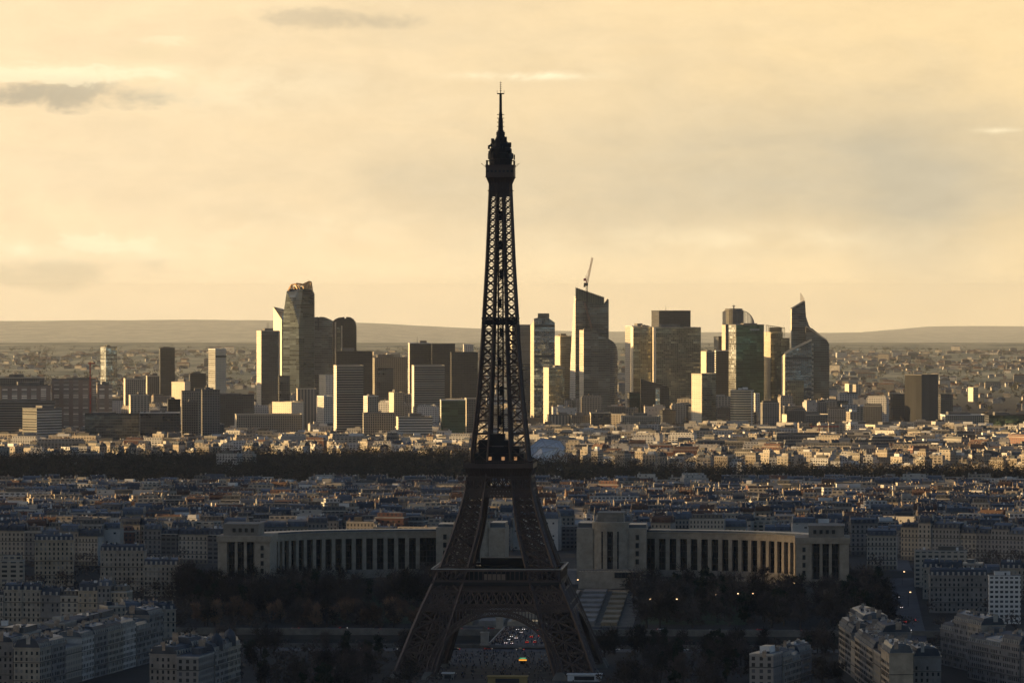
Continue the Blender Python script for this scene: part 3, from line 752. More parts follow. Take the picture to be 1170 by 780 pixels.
# wedge-topped tower behind the tallest one
o = sil('office_tower', 'pale sunlit tower with a steeply pointed top beside the tallest dark tower', [(322, 366), (323, 357), (327, 360), (327, 440)][:3], 8500, 26, 'blueglass', 'litpanel', .0)
b = MB(); D_ = 8500; zl = Z(350.5, D_); zb_ = Z(365, D_); z0 = 0
xl, xr = X(311.3, D_), X(322, D_)
b.poly([(xl, D_ + 30, 0), (xr, D_ - .5, 0), (xr, D_ - .5, zb_), (xl, D_ + 30, zl)], 0, [(0, 0), (34, 0), (34, zb_), (0, zl)])
b.poly([(xr, D_ - .5, 0), (xr + 22, D_ + 6, 0), (xr + 22, D_ + 6, Z(358, D_)), (xr, D_ - .5, zb_)], 1)
b.poly([(xl, D_ + 30, zl), (xr, D_ - .5, zb_), (xr + 22, D_ + 6, Z(358, D_)), (xr - 4, D_ + 36, Z(352, D_))], 1)
b.poly([(xl, D_ + 30, 0), (xl, D_ + 30, zl), (xr - 4, D_ + 36, Z(352, D_)), (xr - 4, D_ + 36, 0)], 1)
b.poly([(xr - 4, D_ + 36, 0), (xr - 4, D_ + 36, Z(352, D_)), (xr + 22, D_ + 6, Z(358, D_)), (xr + 22, D_ + 6, 0)], 1)
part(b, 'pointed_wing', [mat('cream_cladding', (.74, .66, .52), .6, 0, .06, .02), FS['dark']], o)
blk('office_block', 'dark grey block at the foot of the pointed tower', 317, 319, 331, 430, 7850, 'dark', 'dark', 'office block', plant=0)
# tallest: faceted tower with a skeletal crown
def faceted():
    D = 8200; o = thing('office_tower', 'tallest dark glass tower with slanting facets and gold steel crown', 'office tower', OFFICES, (X(340, D), D + 20, 0), 0)
    b = MB(); mt = [facade('facade_dusk_glass', (.05, .058, .062), (.10, .12, .13), 3.0, 3.8, .9, .62, .7, .12, .5), facade('facade_smoked_glass', (.035, .042, .05), (.07, .09, .11), 2.8, 3.8, .92, .7, .7, .1, .35)]
    y0, y1 = D, D + 42
    def P(px, py, y): return (X(px, y), y, Z(py, y))
    z0 = lambda px, y: (X(px, y), y, 0)
    # front in four facets, slightly folded
    bl, bm1, bm2, br = 323.5, 340.5, 341, 359
    fr = [P(324, 357, y0 + 14), P(327.5, 333, y0 + 10), P(331.5, 330, y0 + 2), P(341.5, 330, y0), P(346, 330, y0 - 2), P(356.5, 331, y0 + 6), P(359, 336, y0 + 12)]
    lowl, lowm, lowr = z0(bl, y0 + 16), z0(342, y0 - 4), z0(359, y0 + 14)
    mid = P(341.5, 372, y0 - 5); midl = P(323.5, 376, y0 + 15); fold = P(334, 345, y0 + 1)
    uvf = lambda ps: [(p[0] - lowl[0], p[2]) for p in ps]
    def add(ps, m): b.poly(ps, m, uvf(ps))
    add([lowl, lowm, mid, midl], 1)
    add([midl, mid, fold, fr[1], fr[0]], 0)
    add([fr[1], fold, fr[3], fr[2]], 1); add([fold, mid, fr[3]], 1)
    add([lowm, lowr, P(359, 352, y0 + 14), mid], 0)
    add([mid, P(359, 352, y0 + 14), fr[4], fr[3]], 1)
    add([P(359, 352, y0 + 14), fr[6], fr[5], fr[4]], 0)
    back = [(p[0], y1, p[2]) for p in (lowl, fr[0], fr[1], fr[2], fr[4], fr[5], fr[6], lowr)]
    add(back, 1)
    seqf = [lowl, midl, fr[0], fr[1], fr[2], fr[3], fr[4], fr[5], fr[6], P(359, 352, y0 + 14), lowr]
    for a, c in zip(seqf, seqf[1:]):
        b.poly([a, c, (c[0], y1, c[2]), (a[0], y1, a[2])], 1, [(0, a[2]), (0, c[2]), (30, c[2]), (30, a[2])])
    part(b, 'facade', mt, o)
    g = MB()
    GP = [P(329.5, 332, y0 + 5), P(333, 325.5, y0 + 10), P(337, 324.5, y0 + 8), P(341, 327, y0 + 6), P(346, 325, y0 + 5), P(353, 321.5, y0 + 8), P(355.5, 322.5, y0 + 12), P(357, 333, y0 + 12)]
    for a, c in zip(GP, GP[1:]): g.beam(a, c, 2.4, ends=True)
    for k, px in enumerate((331, 334, 337, 340, 343, 347, 350, 353, 356)):
        a = P(px, 331, y0 + 4); t = GP[min(len(GP) - 1, max(1, int(k * .9)))]
        g.beam(a, t, 1.6); g.beam(P(px, 331, y0 + 38), (t[0], y0 + 36, t[2] - 2), 1.6)
    g.beam(P(339, 324, y0 + 2), P(350, 325.5, y0 + 26), 2.6); g.beam(P(346, 325, y0 + 5), P(349, 331, y0 + 5), 2.2); g.beam(P(353, 321.5, y0 + 8), P(347, 326, y0 + 30), 2)
    g.poly([P(347.5, 331, y0 + 9), P(347.5, 326, y0 + 9), P(353, 323, y0 + 9), P(355.5, 325, y0 + 9), P(355.5, 332, y0 + 9)])
    part(g, 'crown', mat('gold_steel', (.62, .40, .20), .5, .2, .2, .1), o)
    g = MB(); g.box(X(341, D), D + 22, Z(331, D), Z(327.5, D), 18, 18); part(g, 'plant_room', DARKM, o)
faceted()
def arc(px0, px1, ytop, ysh0, ysh1, n=9, lo=0.0, hi=1.0):
    r = []
    for k in range(n + 1):
        t = lo + (hi - lo) * k / n; px = px0 + (px1 - px0) * k / n
        c = math.sin(math.pi * t) if (lo, hi) == (0, 1) else math.sin(math.pi * t)
        sh = ysh0 + (ysh1 - ysh0) * k / n
        r.append((px, sh - (sh - ytop) * max(0, c) ** .6))
    return r
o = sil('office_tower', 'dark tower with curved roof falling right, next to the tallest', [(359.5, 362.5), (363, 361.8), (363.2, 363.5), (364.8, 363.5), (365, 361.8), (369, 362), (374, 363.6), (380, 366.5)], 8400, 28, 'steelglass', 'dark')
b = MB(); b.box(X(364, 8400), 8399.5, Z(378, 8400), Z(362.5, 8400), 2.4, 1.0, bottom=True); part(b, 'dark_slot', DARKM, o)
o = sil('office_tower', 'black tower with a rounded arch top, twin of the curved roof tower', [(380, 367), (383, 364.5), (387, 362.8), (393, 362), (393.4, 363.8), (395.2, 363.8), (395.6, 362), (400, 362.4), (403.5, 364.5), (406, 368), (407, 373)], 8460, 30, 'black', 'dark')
b = MB()
for q in (383.3, 390.4): b.box(X(q, 8459), 8459.3, 0, Z(368 if q < 385 else 372, 8459), 2.4, 1.2, bottom=True)
part(b, 'pale_rib', GOLDP, o)
b = MB(); b.box(X(387, 8459), 8459.6, 0, Z(374, 8459), 6, .6, bottom=True, bay=3); part(b, 'glazed_bay', FS['goldglass'], o)
C = [
 ('office_block', 'wide flat black block behind the banded slab with blank upper floors', 382, 384, 425.5, 402, 8000, 'black', 'black', 1, 0),
 ('office_tower', 'grey gridded tower with a small rooftop box, right of the flat black block', 425, 428, 465, 409, 8300, 'gridgrey', 'grid', 1, 0),
 ('office_tower', 'dark narrow tower with lit right corner before the grey gridded tower', 430, 432, 449.5, 421, 7900, 'dark', 'dark', 0, 0),
 ('office_tower', 'pale slab with horizontal bands and lit left edge, left of the lattice tower', 380.5, 384.5, 415, 418, 7000, 'band', 'litpanel', 0, 0),
 ('office_block', 'concrete block with even window grid at the foot of the banded slab', 413.5, 415.5, 451, 472.5, 6900, 'grid', 'grid', 0, 0),
 ('office_block', 'low office block with white floor bands beside the green glass block', 452, 455, 494, 477, 6850, 'whiteband', 'cream', 1, 0),
 ('office_tower', 'black tower with lit right rib, leftmost of the dark trio left of the lattice tower', 466, 468, 493, 392.5, 8250, 'black', 'gridwhite', 1, 1),
 ('office_tower', 'broad tan slab with thin bands and lit left strip before the dark trio', 470, 473, 508, 418, 7500, 'band', 'litpanel', 0, 0),
 ('office_tower', 'black tower in the middle of the dark trio left of the lattice tower', 493, 494, 520, 393.5, 8220, 'black', 'black', 0, 0),
 ('office_tower', 'squat black tower with a few lit floors, rightmost of the dark trio', 514, 516, 546, 403, 7950, 'black', 'black', 0, 0),
 ('office_block', 'white grid block peeking above the squat black tower', 529, 530, 541, 394, 8700, 'gridwhite', 'gridwhite', 0, 0),
 ('office_block', 'pale windowless end block right of the green glass block', 531, 533, 546, 455.5, 6900, 'gridgrey', 'cream', 0, 0),
 ('office_block', 'deep green glass block low beside the lattice tower', 502.5, 504, 532, 457.5, 6850, 'greenglass', 'gridwhite', 0, 0),
 ('office_block', 'sunlit cream block peeping over roofs behind the twin towers', 364, 372, 381, 428.5, 7900, 'gridwhite', 'cream', 0, 0),
 ('office_block', 'grey ribbed block under the tallest tower', 338, 340, 361, 444.5, 7500, 'stripes', 'cream', 0, 0),
 ('apartment_block', 'white sunlit block with grid right of the grey ribbed block', 362, 370, 380.5, 453, 7300, 'gridwhite', 'gridwhite', 0, 0),
 ('office_block', 'low blank golden block below the dark gridded tower', 310, 333, 346, 460, 7200, 'cream', 'cream', 0, 0),
 ('apartment_slab', 'long low pale slab with window grid below the golden block', 266, 270, 345, 474, 7050, 'grid', 'cream', 0, 0),
 ('apartment_block', 'pale block with small windows near the concrete grid block', 444, 450, 462, 449, 7600, 'grid', 'cream', 1, 0),
 ('apartment_block', 'sunlit cream block between the banded slab and the grid block', 414, 420, 432, 453, 7450, 'grid', 'gridwhite', 1, 0),
 # right of the lattice tower
 ('office_tower', 'grey banded tower half hidden by the right edge of the lattice tower', 583, 585, 606, 371.5, 8500, 'bandgrey', 'litpanel', 0, 0),
 ('office_block', 'low dark block under the banded tower right of the lattice tower', 590, 592, 610, 416, 8300, 'dark', 'dark', 0, 0),
 ('office_tower', 'dark tower with sunlit strip behind the low banded tower', 634, 640, 653, 384.5, 8350, 'steelglass', 'cream', 1, 0),
 ('office_tower', 'lower bronze tower with bright left face before the blue glass tower', 621, 627, 645, 420.5, 7700, 'goldglass', 'cream', 1, 0),
 ('office_tower', 'white gridded tower left of the wide bronze glass tower', 714.5, 722, 742, 373, 8500, 'band', 'gridwhite', 1, 0),
 ('office_tower', 'wide bronze glass tower, left half of the pair with a lit joint', 721, 723.5, 747, 374, 8350, 'goldglass', 'litpanel', 1, 0),
 ('office_tower', 'wide bronze glass tower, right half of the pair with a lit joint', 746.5, 749.5, 801, 374.5, 8300, 'goldglass', 'litpanel', 1, 0),
 ('office_tower', 'plain black box tower rising behind the wide bronze pair', 745, 753, 789.5, 355.5, 8700, 'black', 'black', 0, 1),
 ('office_tower', 'small bronze tower with brilliant left face below the wide bronze pair', 790.5, 802, 819, 427.5, 7500, 'goldglass', 'cream', 0, 0),
 ('office_tower', 'black tower with striped floors, left of the green glass tower', 817, 818, 836, 401, 8050, 'black', 'whiteband', 0, 0),
 ('office_tower', 'brown tower with balconies, between bronze pair and black tower', 801, 807, 819, 402, 8400, 'gridgrey', 'cream', 1, 0),
 ('office_tower', 'narrow grey tower behind the black striped one', 816, 821, 829, 385, 8500, 'ribs', 'dark', 0, 0),
 ('office_tower', 'tall green glass tower with sunlit left strip and dark central slot', 833.5, 841, 873.5, 371.5, 8000, 'greenglass', 'mirror', 1, 0),
 ('office_tower', 'speckled bronze tower with bright left face and open glass crown', 873, 880.5, 895, 380, 8050, 'goldglass', 'cream', 0, 0),
 ('office_block', 'white grid block between the green tower foot and the pale podium', 862, 863, 868, 450, 7590, 'gridwhite', 'gridwhite', 0, 0),
 ('office_block', 'block with white vertical fins at the foot of the crane tower', 625, 627, 653, 474.5, 7450, 'stripes', 'stripes', 1, 0),
 ('office_block', 'grey office block with fine grid, right of the finned block', 652, 653, 676, 475, 7440, 'gridgrey', 'gridgrey', 1, 0),
 ('office_block', 'dark low block under the curved glass tower', 674, 675, 698, 472, 7430, 'dark', 'litpanel', 1, 0),
 ('office_block', 'wide pale concrete block with tiny windows below the wedge building', 709, 711, 755, 476, 7500, 'grid', 'cream', 1, 0),
 ('office_block', 'dark block stepping down right of the pale concrete block', 754, 757, 772, 469, 7600, 'darkgrid', 'dark', 1, 0),
 ('office_block', 'dark office block behind the small bronze tower', 771, 772, 792, 462, 7750, 'darkgrid', 'cream', 1, 0),
 ('office_block', 'dark green block left of the wedge building', 717, 719, 735, 449, 8000, 'greenglass', 'dark', 0, 0),
 ('office_block', 'dark block at the foot of the black striped tower', 818, 820, 836, 467, 7700, 'darkgrid', 'dark', 1, 0),
 ('office_block', 'pale podium with bright corner under the spired tower', 895, 910, 955, 474.5, 7600, 'gridgrey', 'cream', 1, 0),
 ('office_block', 'blue grey block right of the pale podium', 947, 949, 956.5, 473, 7580, 'steelglass', 'gridwhite', 0, 0),
 ('office_block', 'dark block with glowing bronze windows right of the spired tower', 947, 957, 970, 459, 8000, 'goldglass', 'dark', 0, 0),
 ('office_block', 'low dark twin blocks right of the bronze window block', 969, 972, 988, 464, 8020, 'black', 'black', 0, 0),
 ('apartment_block', 'small tan tower block far on the plain left of the black slab', 966, 970, 974, 439, 9600, 'resid', 'cream', 0, 0),
 ('apartment_block', 'second tan tower block on the plain beside the small one', 975, 978, 984, 439.5, 9700, 'resid', 'resid', 0, 0),
 ('office_tower', 'ribbed black slab tower standing alone at the right', 1035, 1053, 1074, 428.5, 7700, 'ribs', 'slate', 0, 0),
 ('office_block', 'dark gridded block touching the lone black slab on its right', 1073, 1075, 1089, 451, 7900, 'darkgrid', 'dark', 0, 0),
 ('office_block', 'dark brown block touching the lone black slab on its left', 1018, 1020, 1036, 451, 8000, 'black', 'black', 0, 0),
 ('office_block', 'long white gridded block low at the right of the black slab', 1077, 1080, 1128, 474.5, 7500, 'grid', 'gridwhite', 1, 0),
 ('office_block', 'green glass office block at the right edge', 1128, 1130, 1176, 475, 7400, 'greenglass', 'dark', 1, 0),
 ('apartment_block', 'small white tower block on the plain above the right edge roofs', 1107, 1112, 1118, 443, 9400, 'grid', 'cream', 0, 0),
 ('office_block', 'low white block with bright left face near the right slab', 990, 1000, 1030, 486, 7200, 'whiteband', 'cream', 1, 0),
 ('office_block', 'low sunlit block stepping behind the white block at right', 984, 992, 1010, 496, 7000, 'gridwhite', 'cream', 1, 0),
]
for nm, lb, a, s_, c, y, D, fr, sd_, pl, ms in C:
    blk(nm, lb, a, s_, c, y, D, fr, sd_, {'office_block': 'office block', 'office_tower': 'office tower', 'apartment_slab': 'apartment slab', 'apartment_block': 'apartment block'}[nm], plant=pl, mast=ms)
# chamfered blue glass tower
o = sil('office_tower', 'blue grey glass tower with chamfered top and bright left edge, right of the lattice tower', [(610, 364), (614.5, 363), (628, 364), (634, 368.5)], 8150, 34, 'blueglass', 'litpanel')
cs, th, w_, d = tower_corners(606, 610.2, 612, 8149, 30)
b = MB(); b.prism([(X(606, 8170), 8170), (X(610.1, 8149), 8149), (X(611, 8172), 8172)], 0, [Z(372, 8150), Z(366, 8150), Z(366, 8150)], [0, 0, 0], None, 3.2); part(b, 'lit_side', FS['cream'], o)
b = MB(); b.box(X(621, 8160), 8166, Z(366, 8150), Z(358, 8150), 19, 16, bottom=True); part(b, 'top_cube', FS['steelglass'], o)
# the crane tower: unfinished, slanted glass screen on top
D_ = 8300
o = sil('office_tower', 'huge banded glass tower under construction, slanted top carrying the crane', [(657.5, 344), (659, 339), (690, 347), (694, 341), (695.5, 342.5)], D_, 36, 'steelglass', 'litpanel')
b = MB()
zs_ = [(650.5, 470), (651.5, 420), (653.5, 380), (655.5, 345), (656.5, 338)]
for (p0, y0_), (p1, y1_) in zip(zs_, zs_[1:]):
    b.poly([(X(p0, D_ + 14), D_ + 14, Z(y0_ if y0_ < 470 else 480, D_)), (X(657.6, D_), D_ - .3, Z(y0_ if y0_ < 470 else 480, D_)), (X(657.6, D_), D_ - .3, Z(y1_, D_)), (X(p1, D_ + 14), D_ + 14, Z(y1_, D_))], 0,
           [(0, Z(y0_, D_)), (14, Z(y0_, D_)), (14, Z(y1_, D_)), (0, Z(y1_, D_))])
part(b, 'unfinished_edge', FS['gridwhite'], o)
b = MB()
q0, q1 = (X(657.8, D_), D_ - 1), (X(690, D_), D_ - 1)
b.poly([(q0[0], q0[1], Z(341, D_)), (q1[0], q1[1], Z(349, D_)), (q1[0], q1[1], Z(339.5, D_)), (q0[0], q0[1], Z(328.5, D_))], 0, [(0, 0), (48, 0), (48, 12), (0, 12)])
b.poly([(q0[0], q0[1] + .5, Z(328.5, D_)), (q1[0], q1[1] + .5, Z(339.5, D_)), (q1[0], q1[1] + .5, Z(349, D_)), (q0[0], q0[1] + .5, Z(341, D_))], 0)
for k in range(17):
    t = k / 16; x_ = q0[0] + (q1[0] - q0[0]) * t; b.beam((x_, D_ - 1.4, Z(341 + 8 * t, D_)), (x_, D_ - 1.4, Z(328 + 11 * t, D_)), .7, m=1)
part(b, 'glass_screen', [mat('grey_green_glass', (.16, .17, .13), .3, .3, .2, .05), DARKM], o)
b = MB()
for k in range(12): b.box(X(676 + rnd.uniform(-1, 1), D_), D_ - .9, Z(352 + k * 9.2, D_), Z(351 + k * 9.2, D_), 52, 1.0, bottom=True, bay=0)
part(b, 'floor_edge', PLANT, o)
# crane on top
cx, cz = X(670.5, D_), Z(352, D_)
cr = thing('tower_crane', 'red and cream luffing crane on the slanted top of the unfinished tower', 'crane', None, (cx, D_ - 3, cz))
def truss(b, p, q, w_, n, t):
    p, q = Vector(p), Vector(q); d = (q - p).normalized(); a = d.cross(Vector((0, 1, 0))).normalized() * w_ / 2; c = Vector((0, w_ / 2, 0))
    cn = [a + c, c - a, -a - c, a - c]
    for k in range(4): b.beam(p + cn[k], q + cn[k], t * 1.4)
    for i in range(n):
        u, v = p.lerp(q, i / n), p.lerp(q, (i + 1) / n)
        for k in range(4): b.beam(u + cn[k], v + cn[(k + 1) % 4], t)
b = MB(); truss(b, (cx, D_ - 3, Z(420, D_)), (cx, D_ - 3, Z(325, D_)), 2.6, 34, .5); part(b, 'mast', DARKM, cr)
b = MB(); truss(b, (cx, D_ - 3, Z(325, D_)), (X(676.8, D_), D_ - 3, Z(294.5, D_)), 2.4, 14, .5); part(b, 'jib', mat('orange_paint', (.55, .22, .10), .5, 0, .1), cr)
b = MB(); b.box(cx - 1.5, D_ - 3, Z(326.5, D_), Z(323, D_), 7, 5, bottom=True); b.box(cx - 4, D_ - 3, Z(328, D_), Z(325.5, D_), 3, 3, bottom=True); part(b, 'cab', DARKM, cr)
b = MB(); b.beam((cx - 1, D_ - 3, Z(324, D_)), (cx - 1.4, D_ - 3, Z(315, D_)), 1.0); b.beam((cx - 1.4, D_ - 3, Z(315, D_)), (X(675, D_), D_ - 3, Z(303, D_)), .4); b.box(cx - 3.5, D_ - 3, Z(321, D_), Z(318, D_), 4, 3, bottom=True); part(b, 'counter_mast', RED, cr)
b = MB(); truss(b, (X(668, D_), D_ - 5, Z(346, D_)), (X(676, D_), D_ - 5, Z(375, D_)), 2.4, 16, .4); tag(b.build('hoist_mast', mat('rust_pink', (.28, .16, .12), .6, 0, .1)), 'thin slanting hoist truss on the front of the unfinished tower', 'hoist')
# curved glass tower in front
D_ = 7950
pts = [(666.8, 376), (668, 375), (675, 377), (684, 381), (692, 385), (697, 388)]
o = sil('office_tower', 'dark glass tower with a right sloping roof, before the crane tower', pts, D_, 34, 'steelglass', 'litpanel', roof='steelglass')
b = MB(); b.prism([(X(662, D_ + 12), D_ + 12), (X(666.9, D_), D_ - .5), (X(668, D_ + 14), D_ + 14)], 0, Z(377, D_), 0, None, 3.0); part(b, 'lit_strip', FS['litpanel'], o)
b = MB(); n = 7
cv = [(697, 0, 388), (700.5, 1.5, 390), (703, 5, 393), (705, 10, 397), (706, 17, 402), (706, 30, 404)]
for (p, dy_, y_), (q, dy2, y2) in zip(cv, cv[1:]):
    b.poly([(X(p, D_), D_ + dy_, 0), (X(q, D_), D_ + dy2, 0), (X(q, D_), D_ + dy2, Z(y2, D_)), (X(p, D_), D_ + dy_, Z(y_, D_))], 0, [(p * 3, 0), (q * 3, 0), (q * 3, Z(y2, D_)), (p * 3, Z(y_, D_))])
b.poly([(X(p, D_), D_ + dy_, Z(y_, D_)) for p, dy_, y_ in cv] + [(X(697, D_), D_ + 30, Z(389, D_))], 1)
part(b, 'rounded_end', [FS['bandgrey'], ROOFM], o)
# wedge building (dark angular)
o = sil('office_block', 'black angular wedge building with a sharp upper left point', [(732, 433), (752, 438), (764.5, 442.5)], 7900, 22, 'black', 'black', cat='office block')
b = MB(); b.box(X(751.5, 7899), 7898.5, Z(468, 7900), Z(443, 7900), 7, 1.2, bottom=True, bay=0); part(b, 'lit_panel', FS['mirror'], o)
# grey domed tower with a lattice quarter dome
D_ = 8450
o = blk('office_tower', 'grey cylinder topped tower with glass lattice quarter dome, behind the green glass tower', 825.5, 829, 856, 371, D_, 'gridgrey', 'cream', plant=0)
b = MB(); b.lathe(X(839, D_), D_ + 20, [(17, Z(371.5, D_)), (17, Z(354.5, D_)), (15, Z(354, D_)), (15, Z(352.5, D_)), (4, Z(352.4, D_))], 18); part(b, 'drum', FS['gridgrey'], o)
b = MB(); b.beam((X(839, D_), D_ + 20, Z(352.5, D_)), (X(839, D_), D_ + 20, Z(348.5, D_)), 2.0, ends=True); b.box(X(839, D_), D_ + 20, Z(350, D_), Z(349.2, D_), 5, 3, bottom=True); part(b, 'mast', STEEL, o)
b = MB()
rr_ = (862 - 847) * D_ / F; xb = X(847, D_); zb_ = Z(371, D_); hh = Z(355, D_) - zb_
for dy_ in (0, 9, 18):
    pr = None
    for k in range(13):
        a = math.pi / 2 * k / 12; p = (xb + rr_ * math.sin(a), D_ + 8 + dy_, zb_ + hh * math.cos(a))
        if pr: b.beam(pr, p, .8)
        b.beam((xb + rr_ * math.sin(a), D_ + 8 + dy_, zb_), p, .4); pr = p
for k in range(13):
    a = math.pi / 2 * k / 12; b.beam((xb + rr_ * math.sin(a), D_ + 8, zb_ + hh * math.cos(a)), (xb + rr_ * math.sin(a), D_ + 26, zb_ + hh * math.cos(a)), .45)
part(b, 'lattice_dome', STEEL, o)
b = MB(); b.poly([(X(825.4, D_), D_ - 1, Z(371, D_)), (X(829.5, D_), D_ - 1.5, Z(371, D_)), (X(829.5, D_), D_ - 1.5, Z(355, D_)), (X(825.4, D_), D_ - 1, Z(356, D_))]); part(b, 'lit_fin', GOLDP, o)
# dark slot and lit joint on the green glass tower
slot = MB(); slot.box(X(850.5, 8010), 8008, 0, Z(373, 8000), 7.5, 5.0, .27); 
for ob in list(bpy.data.objects):
    if ob.get('label', '').startswith('tall green glass'):
        part(slot, 'dark_slot', DARKM, ob)
        txt = bpy.data.curves.new('sign', 'FONT'); 
        bpy.data.curves.remove(txt)
        b = MB()
        for k in range(9): b.box(X(857 + k * 1.25, 8015), 8007 + k * .5, Z(377.5 + (k % 2) * .3, 8000), Z(375.6, 8000), 1.2, .6, .27, bottom=True, bay=0)
        part(b, 'sign', mat('sign_white', (.5, .5, .48), .5, 0, 0), ob)
    if ob.get('label', '').startswith('speckled bronze'):
        b = MB(); x0_, x1_ = X(876, 8060), X(896.5, 8060)
        for dy_ in (0, 24):
            for k in range(10):
                x_ = x0_ + (x1_ - x0_) * k / 9; b.beam((x_, 8058 + dy_, Z(384, 8050)), (x_, 8058 + dy_, Z(371.5 + k * .35, 8050)), .55)
            b.beam((x0_, 8058 + dy_, Z(371.5, 8050)), (x1_, 8058 + dy_, Z(374.6, 8050)), 1.0)
        for k in (0, 1): b.beam(((x0_, x1_)[k], 8058, Z((371.5, 374.6)[k], 8050)), ((x0_, x1_)[k], 8082, Z((371.5, 374.6)[k], 8050)), 1.0)
        b.box((x0_ + x1_) / 2, 8070, Z(381, 8050), Z(374, 8050), 20, 14); part(b, 'open_crown', mat('crown_glass', (.22, .21, .16), .3, .3, .15, .05), ob)
        b = MB(); b.box(X(897, 8070), 8072, 0, Z(386, 8060), 14, 20, 0); part(b, 'rear_wing', FS['goldglass'], ob)
# round tower
D_ = 7500
o = thing('office_tower', 'rounded golden banded tower before the green glass tower', 'office tower', OFFICES, (X(849, D_), D_ + 14, 0))
b = MB(); b.lathe(X(848.5, D_), D_ + 14, [(18, 0), (18, Z(446, D_)), (16.6, Z(445, D_))], 26, sx=1, sy=.8)
part(b, 'facade', facade('facade_gold_banded', (.72, .62, .44), (.14, .13, .10), 30, 3.7, 1.0, .5, .4, .2, .4), o, True)
b = MB(); b.box(X(852, D_), D_ + 14, Z(445, D_), Z(442.5, D_), 8, 8); b.box(X(846, D_), D_ + 12, Z(445, D_), Z(443.5, D_), 6, 5); part(b, 'plant_room', WHITEP, o)
b = MB(); b.box(X(858.5, D_), D_ + 6, 0, Z(447, D_), 3.2, 3); part(b, 'stair_fin', WHITEP, o)
# spired tower at the right: stacked slanting volumes
D_ = 8000
o = sil('office_tower', 'bold angular tower with slanting roofs and a pale spire, rightmost of the tall group', [(904.5, 353), (919.8, 344), (921, 362), (924.5, 372), (930, 380)], D_ + 20, 26, 'steelglass', 'litpanel')
sil('', '', [(896.8, 404), (927.5, 388.5), (927.6, 388.6)], D_ - 14, 30, 'blueglass', 'litpanel', o=o, z0=0, partname='front_wing')
sil('', '', [(921, 373), (928, 375), (945, 389), (947.5, 393)], D_, 40, 'steelglass', 'dark', o=o, z0=0, partname='main_block')
b = MB(); a1 = (X(897, D_ - 14), D_ - 15, Z(403.6, D_ - 14)); a2 = (X(927.5, D_ - 14), D_ - 15, Z(388, D_ - 14)); b.beam(a1, a2, 3.0, ends=True); b.beam((a1[0], D_ + 10, a1[2]), (a2[0], D_ + 10, a2[2]), 3.0, ends=True)
b.beam((X(904.5, D_), D_ + 19, Z(352.6, D_)), (X(920, D_), D_ + 19, Z(343.4, D_)), 2.0, ends=True); b.beam((X(921, D_), D_ - 1, Z(372.5, D_)), (X(945, D_), D_ - 1, Z(388.6, D_)), 1.6, ends=True)
part(b, 'roof_edge', GOLDP, o)
b = MB(); b.prism([(X(915.2, D_), D_ + 22), (X(920, D_), D_ + 20), (X(919, D_), D_ + 30)], Z(348, D_), [Z(333.5, D_), Z(341, D_), Z(340, D_)], 0, bay=0); part(b, 'spire', WHITEP, o)
b = MB()
for k in range(16): b.box(X(928.5, D_ - 1), D_ - 1.2, Z(470 - k * 5, D_), Z(467 - k * 5, D_), 2.5, 1, bottom=True)
part(b, 'lit_joint', FS['gridwhite'], o)
b = MB()
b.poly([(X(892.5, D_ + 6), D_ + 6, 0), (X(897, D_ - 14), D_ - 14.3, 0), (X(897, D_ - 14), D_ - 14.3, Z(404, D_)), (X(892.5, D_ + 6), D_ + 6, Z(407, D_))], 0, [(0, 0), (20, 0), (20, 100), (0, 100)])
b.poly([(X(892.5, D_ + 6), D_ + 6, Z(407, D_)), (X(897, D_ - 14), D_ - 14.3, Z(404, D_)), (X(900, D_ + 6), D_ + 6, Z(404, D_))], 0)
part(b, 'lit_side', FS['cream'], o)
b = MB(); b.box(X(909, D_ - 15), D_ - 14.6, Z(472, D_), Z(434, D_), 27, .5, bottom=True, bay=3.2); part(b, 'bronze_glazing', FS['goldglass'], o)
# site cranes on the plain (small, red)
for q, (px, py, L_) in enumerate(((936, 487, 40), (858, 500, 28), (103, 415, 10))):
    D = 7000; x_ = X(px, D); zt = Z(py, D); z0 = hz(x_, D)
    c_ = thing('tower_crane', ['flat red crane low in front of the pale podium', 'small red crane among roofs under the green tower', 'thin distant crane on the plain left of the mirror tower'][q], 'crane', None, (x_, D, z0))
    b = MB(); truss(b, (x_, D, z0), (x_, D, zt + 3), 1.4, 12, .35); part(b, 'mast', RED, c_)
    b = MB(); truss(b, (x_ - L_ * .3, D, zt), (x_ + L_ * .7, D, zt), 1.3, 14, .4); part(b, 'jib', RED, c_)
